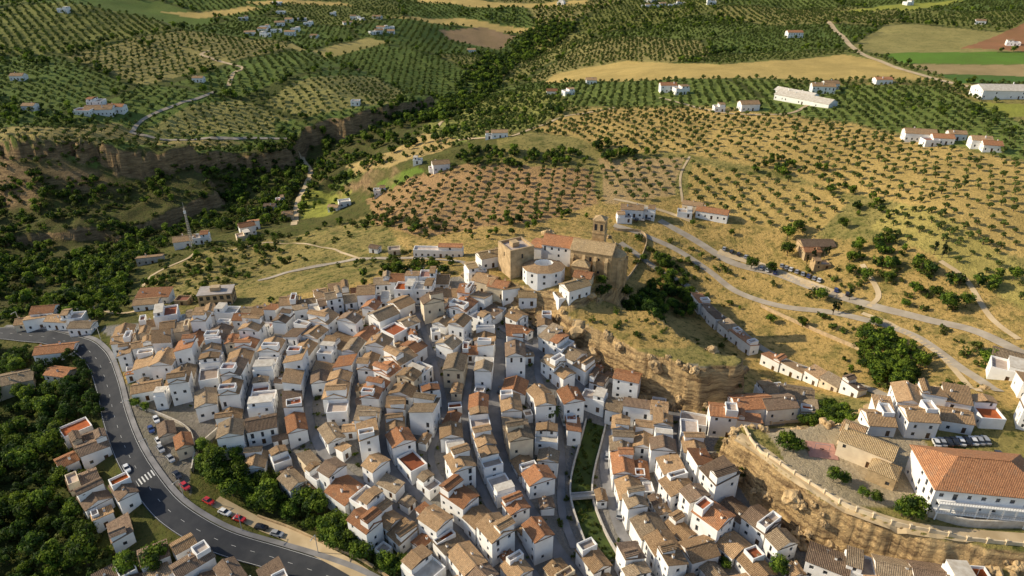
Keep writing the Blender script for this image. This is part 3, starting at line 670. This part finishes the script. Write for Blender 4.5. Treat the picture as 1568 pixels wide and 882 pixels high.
VIL1=GP([(158,525),(230,505),(400,490),(520,465),(600,448),(690,438),(745,455),(820,485),(880,520),(930,574),(990,608),(1060,618),(1110,618),(1150,600),(1240,612),(1235,645),(1100,662),(1070,680),(1090,730),(1160,795),(1230,860),(1300,920),(1300,980),(700,980),(640,880),(560,835),(535,775),(430,752),(362,695),(345,645),(300,628),(215,612)])
VIL2=GP([(108,655),(158,645),(178,710),(225,780),(300,840),(430,895),(450,960),(170,960),(185,850),(140,780),(105,715)])
VIL3=GP([(1330,640),(1400,615),(1500,622),(1530,660),(1440,668),(1340,675)])
VIL4=GP([(1528,570),(1568,540),(1700,560),(1700,740),(1568,720),(1535,650)])
VIL6=GP([(1240,858),(1330,868),(1440,890),(1440,960),(1240,960)])
sd_=[]
for px,w in STR:
    c=resample(GP(px),3); T,N=frame(c); sd_.append(np.concatenate([c,T],1))
SD=np.concatenate(sd_)
def fill(poly,n,wr,dr,ang=None,hs=HS,sh=.3,**k):
    pa=np.array(poly); lo=pa.min(0);hi=pa.max(0)
    xs=rng.uniform(lo[0],hi[0],n);yy=rng.uniform(lo[1],hi[1],n); ok=inpoly(poly,xs,yy)
    for x,y in zip(xs[ok],yy[ok]):
        if y<85: continue
        if ang is None:
            i=int(np.argmin((SD[:,0]-x)**2+(SD[:,1]-y)**2)); a=math.atan2(SD[i,3],SD[i,2])+random.choice([0,0,math.pi/2])
        else: a=math.radians(ang)+random.choice([0,math.pi/2])
        a+=ru(-.13,.13); w,d=ru(*wr),ru(*dr)
        if free(x,y,a,w,d,sh): rh_(x,y,a,w,d,random.choice(hs),**dict(k))
fill(VIL1,6000,(7,10.5),(5.5,8)); fill(VIL1,7000,(5,7.5),(4,6),hs=[5.2,5.4,3.2,3.4,5.8]); fill(VIL1,8000,(3,5),(2.6,4),hs=[2.6,2.9,3.2])
fill(VIL2,900,(7,10),(5.5,7.5),ang=-50,hs=[3.4,5.6,4.4],rm='r3'); fill(VIL2,900,(5,7),(4,6),ang=-50,hs=[3.4,4.6])
fill(VIL3,700,(7,11),(6.5,8),ang=-12,hs=[5.6,6.2,4.4],rm='r0'); fill(VIL3,500,(5,7),(5,6),ang=-12,hs=[3.4,5.6])
fill(VIL4,900,(9,14),(7,9),ang=-30,hs=[5.2,6.2,4.4]); fill(VIL6,900,(7,11),(6,8),ang=-20)
x,y=G(296,380); b=MB(); hgt=25
for sx,sy in((-1,-1),(1,-1),(1,1),(-1,1)):
    b.face([(sx*.8-.16,sy*.8,0),(sx*.8+.16,sy*.8,0),(sx*.25+.14,sy*.25,hgt),(sx*.25-.14,sy*.25,hgt)],'wstone'); b.face([(sx*.8,sy*.8-.16,0),(sx*.8,sy*.8+.16,0),(sx*.25,sy*.25+.14,hgt),(sx*.25,sy*.25-.14,hgt)],'wstone')
for i in range(18):
    z=i*hgt/18; r=.8-.55*i/18; b.box(-r,r,-r,-r+.12,z,z+.16,'wstone',True); b.box(-r,r,r-.12,r,z,z+.16,'wstone',True); b.box(-r,-r+.12,-r,r,z,z+.16,'wstone',True); b.box(r-.12,r,-r,r,z,z+.16,'wstone',True)
b.box(-.5,.5,-.5,.5,hgt-3.4,hgt-1.8,'white',True); b.box(-.08,.08,-.08,.08,hgt,hgt+3,'metal')
b.obj('antenna_mast',(x,y,float(hq(x,y))))
# ------------------------------------------------------------ cars
CARP={}
def carmat(c):
    if c not in CARP:
        m,nt,bs=nmat('car_paint'); bs.inputs['Base Color'].default_value=(*c,1); bs.inputs['Roughness'].default_value=.3; bs.inputs['Coat Weight'].default_value=.6; CARP[c]=m
    return CARP[c]
CM={}
def car(x,y,a,c,z=None):
    if c not in CM:
        b=MB(); pm=carmat(c)
        sec=[(-2.1,.45,.62),(-2.05,.8,.85),(-1.2,.92,.88),(.9,.92,.88),(1.9,.78,.8),(2.12,.5,.6)]
        low=.28
        for i in range(5):
            x0,z0,w0=sec[i];x1,z1,w1=sec[i+1]
            b.face([(x0,-w0,z0),(x1,-w1,z1),(x1,w1,z1),(x0,w0,z0)],pm)
            for s in(-1,1): f=[(x0,s*w0,low),(x1,s*w1,low),(x1,s*w1,z1),(x0,s*w0,z0)]; b.face(f if s<0 else f[::-1],pm)
        for i,s in((0,-1),(5,1)): x0,z0,w0=sec[i]; b.face([(x0,-w0,low),(x0,w0,low),(x0,w0,z0),(x0,-w0,z0)],pm)
        lo=[(-1.75,-.8,.9),(.95,-.8,.9),(.95,.8,.9),(-1.75,.8,.9)]; hi=[(-1.35,-.62,1.42),(.2,-.62,1.42),(.2,.62,1.42),(-1.35,.62,1.42)]
        for i in range(4): b.face([lo[i],lo[(i+1)%4],hi[(i+1)%4],hi[i]],'glass')
        b.face([(p[0],p[1],p[2]+.01) for p in hi],pm)
        for wx in(-1.3,1.3):
            for s in(-1,1):
                rg=[(wx+.33*math.cos(t*math.pi/5),.33+.33*math.sin(t*math.pi/5)) for t in range(10)]
                y0,y1=s*.7,s*.93
                b.face([(p[0],y1,p[1]) for p in (rg if s<0 else rg[::-1])],'rubber')
                for t in range(10): p,q=rg[t],rg[(t+1)%10]; b.face([(p[0],y0,p[1]),(q[0],y0,q[1]),(q[0],y1,q[1]),(p[0],y1,p[1])],'rubber')
        for s in(-1,1): b.box(2.08,2.14,s*.5-.12,s*.5+.12,.5,.62,'paint',True); b.box(-2.13,-2.07,s*.55-.12,s*.55+.12,.55,.7,'terr2',True)
        CM[c]=b.obj('parked_car',linkit=False).data
    o=bpy.data.objects.new('parked_car',CM[c]); o.location=(x,y,(float(hq(x,y)) if z is None else z)+.27); o.rotation_euler=(0,0,a); scene.collection.objects.link(o)
Wc,Rc,Kc,Sc,Bc=(.75,.75,.75),(.5,.02,.02),(.02,.02,.025),(.35,.36,.38),(.03,.06,.2)
def roadang(x,y):
    i=int(np.argmin((mc[:,0]-x)**2+(mc[:,1]-y)**2)); t=frame(mc)[0][i]; return math.atan2(t[1],t[0])
for u,v,c in [(244,678,Wc),(247,690,Sc),(272,730,Kc),(284,747,Rc),(320,770,Rc),(345,787,Wc),(367,797,Rc),(401,810,Kc),(425,820,Sc),(232,660,Bc),(195,720,Wc),(262,705,Sc),(240,645,Wc)]:
    x,y=G(u,v); car(x,y,roadang(x,y),c)
for i in range(9): x,y=G(1432+i*9.5,680-i*.4); car(x,y,math.radians(78),random.choice([Wc,Wc,Sc,Kc]))
for px,n_ in (([(1195,408),(1262,434)],8),([(1110,383),(1150,398)],4),([(1165,412),(1200,424)],3),([(1280,446),(1320,460)],2),([(975,338),(1005,336)],3)):
    for i in range(n_):
        t=(i+ru(-.2,.2))/n_; u=px[0][0]+(px[1][0]-px[0][0])*t; v=px[0][1]+(px[1][1]-px[0][1])*t; x,y=G(u,v); car(x,y,math.radians(random.choice([60,66])),random.choice([Wc,Wc,Sc,Kc,Sc,Bc]))
for u,v in [(1530,700),(1540,706),(1550,712),(930,700),(948,790),(766,600)]: x,y=G(u,v); car(x,y,1.4,random.choice([Wc,Sc,Kc]))
x,y=G(1258,690); b=MB(); b.box(-4,4,-3.5,3.5,-.5,.12,'terr2')
for sx in(-1,1): b.box(sx*2-.05,sx*2+.05,-.05,.05,.12,2.2,'metal')
b.box(-2,2,-.05,.05,2.2,2.3,'metal',True); b.box(-.6,.6,-.2,.2,.5,.55,'rubber',True); b.obj('playground',(x,y,float(hq(x,y))+.1),-.2)
# ------------------------------------------------------------ trees
def tree(name,h,r,th,ncl,nl,ls,mats,seed,flat=.8,trunk=.25):
    random.seed(seed); b=MB()
    def tube(p,q,r0,r1,n=6):
        p=Vector(p);q=Vector(q);d=(q-p).normalized(); a=d.orthogonal().normalized(); c=d.cross(a)
        for i in range(n):
            t0,t1=2*math.pi*i/n,2*math.pi*(i+1)/n
            e=[a*math.cos(t)+c*math.sin(t) for t in(t0,t1)]
            b.face([p+e[0]*r0,p+e[1]*r0,q+e[1]*r1,q+e[0]*r1],'bark')
    tube((0,0,-.5),(0,0,th),trunk,trunk*.7)
    cz_=(th+h)/2; rz=(h-th)/2*1.1
    for k in range(ncl):
        while 1:
            x,y,z=ru(-1,1),ru(-1,1),ru(-1,1)
            if .25<x*x+y*y+z*z<1: break
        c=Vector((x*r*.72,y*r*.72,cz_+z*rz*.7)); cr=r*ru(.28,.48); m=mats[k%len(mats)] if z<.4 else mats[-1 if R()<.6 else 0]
        if k<6: tube((0,0,th*.8),tuple(c),trunk*.45,.04,4)
        for _ in range(nl//ncl):
            d=Vector((random.gauss(0,1),random.gauss(0,1),random.gauss(0,1)+.25)).normalized(); p=c+Vector((d.x,d.y,d.z*flat))*cr*ru(.6,1.08)
            nn=(d+Vector((ru(-1,1),ru(-1,1),ru(-1,1)))*.7).normalized(); a=nn.orthogonal().normalized(); e=nn.cross(a); t=ru(0,6.28); a,e=a*math.cos(t)+e*math.sin(t),e*math.cos(t)-a*math.sin(t)
            s=ls*ru(.6,1.2)
            b.face([p-a*s,p-e*s*.7,p+a*s,p+e*s*.7],m)
    return b
def protos(n,name,*a,**k): return [tree(name,*a,seed=i*31+len(name),**k).obj(name,linkit=False) for i in range(n)]
OL=protos(3,'olive_tree',3.5,2.05,.9,8,170,.43,['olv','olv','olv2'],trunk=.25)
OLF=protos(2,'olive_tree_far',4,2.6,.7,6,60,.84,['olv','olv','olv2'],trunk=.25)
BT=protos(4,'broadleaf_tree',8,4.2,2,22,1300,.42,['leafC','leafA','leafA','leafB'])
BT2=protos(3,'dark_tree',6.5,3.6,1.2,14,700,.42,['leafC','leafC','leafA'])
BTF=protos(3,'valley_tree',7,3.8,1.2,12,300,.7,['leafC','leafA','leafC','leafB'])
SH=protos(3,'shrub',1.9,1.5,.1,6,120,.32,['shr','leafA','shr'],trunk=.08)
PO=protos(2,'poplar_tree',12,2.4,1.5,16,700,.5,['leafA','leafB','leafB'])
CY=protos(2,'cypress_tree',9,1.1,.6,18,600,.3,['cyp'])
def rockp(seed):
    import bmesh
    bm=bmesh.new(); bmesh.ops.create_icosphere(bm,subdivisions=3,radius=1.)
    for v in bm.verts:
        n_=mnoise.noise(v.co*1.3+Vector((seed*9,0,0)))*.7+mnoise.noise(v.co*3.1+Vector((0,seed*5,0)))*.3
        v.co*=1+n_; v.co.z*=.85
    me=bpy.data.meshes.new('rock'); bm.to_mesh(me); bm.free(); me.materials.append(M['rock']); return bpy.data.objects.new('rock_boulder',me)
RK=[rockp(i) for i in range(4)]
def palm():
    b=MB(); random.seed(3)
    n=8
    for i in range(n): t0,t1=2*math.pi*i/n,2*math.pi*(i+1)/n; b.face([(.3*math.cos(t0),.3*math.sin(t0),-.3),(.3*math.cos(t1),.3*math.sin(t1),-.3),(.2*math.cos(t1),.2*math.sin(t1),6),(.2*math.cos(t0),.2*math.sin(t0),6)],'bark')
    for k in range(34):
        a=ru(0,6.28); el=ru(-.2,1.1); L=ru(2.6,3.4); prev=Vector((0,0,6)); ux,uy=math.cos(a),math.sin(a)
        for s in range(6):
            e=el-s*.32; nx=prev+Vector((ux*math.cos(e),uy*math.cos(e),math.sin(e)))*L/6
            wd=.38*(1-abs(s-2)/5); sd=Vector((-uy,ux,-.3))*wd; sd2=Vector((uy,-ux,-.3))*wd
            b.face([prev,nx,nx+sd,prev+sd],'palm'); b.face([prev,prev+sd2,nx+sd2,nx],'palm'); prev=nx
    return b.obj('palm_tree',linkit=False)
PM=[palm()]
random.seed(99)
def plant(pro,x,y,s=1.,name=None):
    pr=random.choice(pro); o=bpy.data.objects.new(name or pr.name.split('.')[0],pr.data); o.location=(x,y,float(hq(x,y))); o.rotation_euler=(0,0,ru(0,6.28)); k=s*ru(.85,1.15); o.scale=(k,k,k*ru(.85,1.15)); scene.collection.objects.link(o)
def clearpt(x,y,r=1.5,road=True):
    for q in near_pl(x,y):
        if (q[0]-x)**2+(q[1]-y)**2<(q[5]+r)**2:
            c,s=math.cos(q[2]),math.sin(q[2]); lx=abs((x-q[0])*c+(y-q[1])*s)-q[3]/2; ly=abs(-(x-q[0])*s+(y-q[1])*c)-q[4]/2
            if max(lx,ly)<r: return False
    if road:
        for mx,my,mw in near_rd(x,y):
            if math.hypot(mx-x,my-y)-mw<r*.4: return False
    return True
def wood(px,n,pro,s0,s1,mind,name=None,r=1.5,cap=400):
    poly=GP(px); pa=np.array(poly); lo=pa.min(0);hi=pa.max(0); got=[]
    for _ in range(n):
        x,y=ru(lo[0],hi[0]),ru(lo[1],hi[1])
        if not inpoly(poly,np.array([x]),np.array([y]))[0]: continue
        s=ru(s0,s1)
        if any((x-a)**2+(y-b_)**2<(mind*(s+c)/2)**2 for a,b_,c in got): continue
        if not clearpt(x,y,r): continue
        got.append((x,y,s)); plant(pro,x,y,s,name)
        if len(got)>=cap: break
wood([(-120,560),(60,560),(120,600),(100,650),(95,720),(130,790),(165,870),(190,930),(-120,950)],1500,BT+BT2,.6,1.15,4.4)
wood([(305,690),(360,690),(400,735),(450,770),(540,800),(600,845),(650,900),(600,900),(520,850),(440,805),(380,775),(320,740)],900,BT,.6,1.0,3.6)
wood([(915,425),(945,415),(1000,440),(1018,480),(1000,495),(960,475),(920,460)],700,BT+BT2,.5,.9,3.0)
wood([(1000,395),(1030,400),(1060,440),(1070,480),(1040,490),(1015,460)],200,BT+BT2,.4,.7,3.2)
wood([(1320,515),(1370,525),(1410,560),(1390,600),(1330,590),(1310,540)],300,BT+PO,.6,1.0,4)
wood([(1195,640),(1290,625),(1320,640),(1230,655)],200,BT,.4,.7,3)
wood([(1060,650),(1110,650),(1100,672),(1065,672)],60,BT,.5,.7,3)
wood([(-60,530),(60,540),(130,545),(140,570),(60,560),(-60,560)],200,BT2,.6,.9,4)
wood([(100,590),(150,560),(160,640),(110,640)],120,BT2,.5,.8,4)
for u,v,s in [(1205,368,1.1),(1222,355,.9),(1205,392,1.),(1150,412,.8),(1180,418,.7),(1255,460,.9),(1450,475,1),(1508,560,1),(1200,690,.8),(1215,692,.7),(1275,738,.6),(1290,740,.5),(1395,795,.8),(1380,790,.6),(210,625,.5),(225,630,.45),(975,640,.5),(868,650,.5),(510,320,.6),(1228,500,.6),(1180,495,.6),(1340,770,.5),(1320,762,.5),(1010,405,.7),(985,400,.6),(445,790,.7),(240,870,1.),(200,880,1.),(1190,880,.6),(1110,870,.5),(620,875,.8),(350,305,.9),(362,300,.9),(340,355,.9),(345,345,.8),(400,325,.7),(1400,450,.8),(1290,350,.8),(1310,385,.7),(1120,360,.5),(1060,345,.5),(1430,455,.7),(1478,470,.8),(1520,440,.9),(1550,430,.8),(1360,430,.7),(1300,420,.8),(1325,430,.7),(1340,500,.6),(1385,470,.6)]:
    x,y=G(u,v); plant(BT,x,y,s)
for u,v in [(1275,482),(1283,478),(1290,590),(1287,600),(1262,395),(1268,392),(1430,390),(1442,395),(1300,460),(1235,405),(1244,402)]:
    x,y=G(u,v); plant(CY,x,y,ru(.7,1.))
x,y=G(848,650); plant(PM,x,y,1.); x,y=G(838,648); plant(PM,x,y,.8)
def scatter(name,pts,sc,pro):
    if len(pts)==0: return
    pts=np.asarray(pts); n=len(pts); z=hq(pts[:,0],pts[:,1]); me=bpy.data.meshes.new(name); me.vertices.add(n); me.vertices.foreach_set('co',np.column_stack([pts[:,:2],z]).ravel())
    for nm,tp,dat in (('sc','FLOAT',np.asarray(sc,np.float32)),('rz','FLOAT',rng.uniform(0,6.28,n).astype(np.float32)),('pi','INT',rng.integers(0,len(pro),n).astype(np.int32))):
        a=me.attributes.new(nm,tp,'POINT'); a.data.foreach_set('value',dat)
    o=bpy.data.objects.new(name,me); scene.collection.objects.link(o)
    key='col_'+pro[0].name; col=bpy.data.collections.get(key)
    if not col:
        col=bpy.data.collections.new(key)
        for p_ in pro: col.objects.link(p_)
    ng=bpy.data.node_groups.new('scatter','GeometryNodeTree'); ng.interface.new_socket('Geometry',in_out='INPUT',socket_type='NodeSocketGeometry'); ng.interface.new_socket('Geometry',in_out='OUTPUT',socket_type='NodeSocketGeometry')
    N_=ng.nodes.new; gi=N_('NodeGroupInput');go=N_('NodeGroupOutput'); ip=N_('GeometryNodeInstanceOnPoints'); ci=N_('GeometryNodeCollectionInfo'); ci.inputs['Collection'].default_value=col; ci.inputs['Separate Children'].default_value=True; ci.inputs['Reset Children'].default_value=True
    L=ng.links.new; L(gi.outputs[0],ip.inputs['Points']); L(ci.outputs[0],ip.inputs['Instance']); ip.inputs['Pick Instance'].default_value=True
    def na(nm,tp): a=N_('GeometryNodeInputNamedAttribute'); a.data_type=tp; a.inputs['Name'].default_value=nm; return a.outputs['Attribute']
    L(na('pi','INT'),ip.inputs['Instance Index']); cx=N_('ShaderNodeCombineXYZ'); L(na('rz','FLOAT'),cx.inputs[2]); er=N_('FunctionNodeEulerToRotation'); L(cx.outputs[0],er.inputs[0]); L(er.outputs[0],ip.inputs['Rotation'])
    L(na('sc','FLOAT'),ip.inputs['Scale']); L(ip.outputs[0],go.inputs[0]); md=o.modifiers.new('scatter','NODES'); md.node_group=ng
BUILT=np.array([(q[0],q[1],q[5]) for q in PL]+[(a[0],a[1],a[2]+1) for a in ROADPTS[::2]])
def cull(pts):
    if len(pts)==0: return pts
    lo,hi=pts.min(0)-15,pts.max(0)+15
    B_=BUILT[(BUILT[:,0]>lo[0])&(BUILT[:,0]<hi[0])&(BUILT[:,1]>lo[1])&(BUILT[:,1]<hi[1])]
    if len(B_)==0: return pts
    keep_=np.ones(len(pts),bool)
    for s in range(0,len(pts),2000):
        q=pts[s:s+2000]
        d2=(q[:,None,0]-B_[None,:,0])**2+(q[:,None,1]-B_[None,:,1])**2-(B_[None,:,2]+.3)**2; keep_[s:s+2000]=d2.min(1)>0
    return pts[keep_]
def grove(px,sp,deg,miss=.08,jit=.6,sp2=None):
    poly=GP(px); pa=np.array(poly); c=pa.mean(0); r=np.hypot(*(pa-c).T).max(); a=math.radians(deg); sp2=sp2 or sp
    i,j=np.meshgrid(np.arange(-r,r,sp),np.arange(-r,r,sp2)); i=i.ravel();j=j.ravel()
    x=c[0]+i*math.cos(a)-j*math.sin(a)+rng.normal(0,jit,i.size); y=c[1]+i*math.sin(a)+j*math.cos(a)+rng.normal(0,jit,i.size)
    x+=fbm(y,x,160,77)*14
    ok=inpoly(poly,x,y)&(rng.random(i.size)>miss); return cull(np.column_stack([x[ok],y[ok]]))
gs=[([(810,196),(900,166),(1100,165),(1300,190),(1568,250),(1700,280),(1700,420),(1450,370),(1380,310),(1200,262),(1050,237),(920,228)],8.2,22,6.4),
 ([(560,305),(690,255),(905,262),(920,310),(830,338),(640,362),(575,345)],7.4,-12,6.6),
 ([(915,242),(1045,242),(1030,300),(930,312)],7.5,5,7),([(1058,250),(1250,282),(1300,310),(1250,360),(1050,312)],8,15,7.),
 ([(220,200),(300,158),(420,138),(620,136),(610,168),(420,186),(420,206),(240,209)],7.8,30,6.8),([(0,198),(180,188),(230,212),(380,216),(150,242),(0,234),(-200,240),(-200,200)],7.8,10,6.8),
 ([(870,134),(1430,132),(1568,190),(1568,245),(1300,187),(1100,162),(900,163),(830,160)],7.2,-10,5.8),
 ([(1380,310),(1568,410),(1700,430),(1700,600),(1560,470),(1440,400),(1330,350)],7.8,30,6.4)]
pts=np.concatenate([grove(g[0],g[1],g[2],sp2=g[3]) for g in gs])
scatter('olive_grove',pts,rng.uniform(.65,1.2,len(pts)),OL)
gx,gy=[],[]
polysF=[GP(p[0]) for p in LAND[:23]]
for cx in range(int(-2200/CS),int(2200/CS)+1):
    for cy in range(int(440/CS),int(2500/CS)+1):
        k=cx*1000+cy
        q_=float(h2(np.array([k]),np.array([k]),12)[0])
        if q_<.14: continue
        px_=(cx+float(h2(np.array([cx]),np.array([cy]),5)[0])*.9)*CS; py_=(cy+float(h2(np.array([cx]),np.array([cy]),6)[0])*.9)*CS
        if abs(px_)>.72*(py_+250): continue
        sp=7.6+q_*2+(py_>1300)*1.5; a=q_*31; r=CS*1.3
        i,j=np.meshgrid(np.arange(-r,r,sp),np.arange(-r,r,sp*.8)); i=i.ravel();j=j.ravel(); x=px_+i*math.cos(a)-j*math.sin(a); y=py_+i*math.sin(a)+j*math.cos(a)
        id_,ed=patches(x,y); ok=(id_==k)&(ed>8)&(rng.random(len(x))>.08)&(y>470); gx.append(x[ok]);gy.append(y[ok])
fx=np.concatenate(gx);fy=np.concatenate(gy); ok=np.ones(len(fx),bool)
for p_ in polysF[1:]: ok&=~inpoly(p_,fx,fy)
fp=cull(np.column_stack([fx[ok],fy[ok]])+rng.normal(0,.6,(ok.sum(),2)))
scatter('distant_olive_grove',fp,rng.uniform(.65,1.1,len(fp)),OLF)
n=60000; y=rng.uniform(480,2600,n); x=rng.uniform(-.75,.75,n)*(y+250); id_,ed=patches(x,y); dens=fbm(x,y,260,55)
ok=(((ed<9)&(rng.random(n)<.6))|((dens>.10)&(rng.random(n)<.35))); 
for p_ in polysF[3:]: ok&=~inpoly(p_,x,y)
hp=cull(np.column_stack([x[ok],y[ok]])); scatter('hedgerow_trees',hp,rng.uniform(.4,1.1,len(hp)),BTF)
def thicket(px,dens,pro,s0,s1,name,nz=.0,seed=3,sc=40,cl=True):
    poly=GP(px); pa=np.array(poly); lo=pa.min(0);hi=pa.max(0); ar=(hi-lo).prod(); n=min(int(ar*dens),80000); x=rng.uniform(lo[0],hi[0],n);y=rng.uniform(lo[1],hi[1],n)
    ok=inpoly(poly,x,y)&(fbm(x,y,sc,seed)>nz+rng.normal(0,.06,n)); p_=np.column_stack([x[ok],y[ok]]); p_=cull(p_) if cl else p_; scatter(name,p_,rng.uniform(s0,s1,len(p_)),pro)
thicket([(640,185),(690,150),(720,110),(790,60),(850,30),(880,45),(830,85),(770,120),(720,170),(660,195)],.02,BTF,.6,1.4,'riverside_woodland',-.15)
thicket([(400,200),(470,188),(560,178),(640,160),(690,145),(690,175),(620,205),(540,232),(480,228),(440,225)],.018,BTF,.6,1.2,'riverside_woodland',-.15)
GW=[(-300,300),(0,285),(200,285),(330,262),(460,235),(500,245),(450,340),(280,365),(190,440),(100,480),(0,500),(-300,500)]
thicket(GW,.026,BTF,.4,1.05,'gorge_woodland',-.12)
thicket(GW,.05,SH,.6,1.9,'gorge_shrubs',-.15)
thicket([(-300,300),(0,245),(330,225),(450,205),(480,235),(330,265),(0,300)],.03,SH,.6,1.6,'gorge_shrubs',-.1)
thicket([(60,490),(100,440),(140,425),(200,395),(240,390),(205,440),(190,490),(140,500)],.035,BTF,.5,.95,'gorge_woodland',-.3)
thicket([(200,470),(230,410),(300,380),(560,330),(700,350),(700,420),(560,430),(380,480),(220,500)],.045,SH,.6,1.8,'hillside_shrubs',-.05)
thicket([(200,470),(230,400),(300,380),(560,330),(640,350),(640,390),(560,420),(380,470),(220,500)],.014,BTF,.3,.7,'hillside_trees',-.02)
thicket([(400,435),(560,412),(700,404),(700,425),(600,432),(520,452),(400,475)],.02,BTF,.35,.7,'hillside_trees',-.1)
thicket([(690,250),(695,228),(740,232),(850,236),(930,222),(1010,238),(930,250),(850,258),(750,258)],.035,BTF,.4,.85,'hillside_trees',-.3)
thicket([(640,200),(720,150),(840,135),(880,160),(800,200),(720,225)],.010,BTF,.3,.8,'hillside_trees',-.05)
thicket([(700,345),(830,330),(925,305),(935,330),(850,345),(720,375)],.025,BTF,.3,.7,'hillside_trees',-.1)
thicket([(950,340),(1568,430),(1568,640),(1240,600),(1090,460),(960,400)],.024,SH,.6,1.9,'hillside_shrubs',-.02)
thicket([(1130,235),(1260,255),(1330,290),(1380,330),(1440,380),(1360,370),(1280,300),(1140,260)],.012,BTF,.4,.8,'hillside_trees',-.18)
thicket([(1240,370),(1330,340),(1480,390),(1560,440),(1568,470),(1450,440),(1300,405)],.014,BTF,.35,.9,'hillside_trees',-.08)
thicket([(1300,130),(1568,185),(1568,215),(1460,190),(1330,160)],.006,BTF,.4,.8,'hillside_trees',-.1)
thicket([(1130,470),(1230,500),(1330,520),(1500,600),(1300,590),(1150,520)],.016,BTF,.25,.6,'hillside_trees',-.05)
thicket([(490,230),(560,235),(530,265),(580,300),(500,330),(450,330),(470,290)],.014,BTF,.35,.8,'hillside_trees',-.1)
thicket([(-100,540),(160,560),(180,900),(-100,950)],.05,SH,.8,1.9,'undergrowth_shrubs',-.3)
thicket([(300,690),(380,690),(560,800),(660,900),(480,850),(330,760)],.05,SH,.8,1.6,'undergrowth_shrubs',-.3)
thicket([(1110,665),(1200,735),(1330,805),(1568,860),(1568,900),(1330,850),(1200,790),(1110,710)],.03,SH,.4,1.1,'cliff_shrubs',.05)
thicket([(1170,680),(1280,660),(1420,690),(1430,790),(1300,770)],.014,SH,.5,1.2,'garden_shrubs',.03)
thicket([(860,455),(1130,520),(1140,555),(1000,540),(880,480)],.04,SH,.4,1.2,'cliff_shrubs',.0)
# boulders on steep ground
gxm=(X>-330)&(X<260)&(Y>95)&(Y<340)
dHy,dHx=np.gradient(H); dy_=np.gradient(Y,axis=0); dx_=np.gradient(X,axis=1)
sl_=np.hypot(dHx/dx_,dHy/dy_); cand=np.argwhere(gxm&(sl_>.75)); 
cand=cand[rng.random(len(cand))<.12]; rp=np.column_stack([X[cand[:,0],cand[:,1]],Y[cand[:,0],cand[:,1]]]); rp=cull(rp)
scatter('rock_outcrop',rp,rng.uniform(.5,1.9,len(rp))*np.where(rng.random(len(rp))<.15,1.8,1),RK)
C2=resample([tuple(p) for p in CAN],1.2); sp_=[]
for p_ in C2:
    for _ in range(3): sp_.append((p_[0]+ru(-2.6,2.6),p_[1]+ru(-1,1)))
scatter('river_reeds',np.array(sp_),rng.uniform(.3,.7,len(sp_)),SH)
# pot plants and patio shrubs between houses
pp=[]
for _ in range(5000):
    x,y=ru(-150,140),ru(95,300)
    if inpoly(VIL1,np.array([x]),np.array([y]))[0] and clearpt(x,y,.5): pp.append((x,y))
    if len(pp)>260: break
if pp: scatter('patio_plants',np.array(pp),rng.uniform(.25,.8,len(pp)),SH)
# ------------------------------------------------------------ light, camera
w=bpy.data.worlds.new('World'); scene.world=w; w.use_nodes=True; nt=w.node_tree; bg=nt.nodes['Background']; sky=nt.nodes.new('ShaderNodeTexSky'); sky.sky_type='NISHITA'; sky.sun_disc=False
EL=math.radians(29); sx,sy=-.975,.17; az=math.atan2(sx,sy)
sky.sun_elevation=EL; sky.sun_rotation=az; nt.links.new(sky.outputs[0],bg.inputs[0]); bg.inputs[1].default_value=.14
sl=bpy.data.lights.new('sun','SUN'); sl.energy=5.; sl.angle=math.radians(.5); sl.color=(1,.87,.64); so=bpy.data.objects.new('sun',sl); scene.collection.objects.link(so)
l=math.hypot(sx,sy); dv=Vector((sx/l*math.cos(EL),sy/l*math.cos(EL),math.sin(EL))); so.rotation_euler=dv.to_track_quat('Z','Y').to_euler()
cam=bpy.data.cameras.new('camera'); cam.lens=36*FO/1568; cam.clip_end=30000; cam.clip_start=1; co=bpy.data.objects.new('camera',cam); co.location=(0,0,CH); co.rotation_euler=(math.pi/2-PIT,0,0); scene.collection.objects.link(co); scene.camera=co
scene.view_settings.view_transform='Standard'; scene.view_settings.look='None'; scene.view_settings.exposure=0
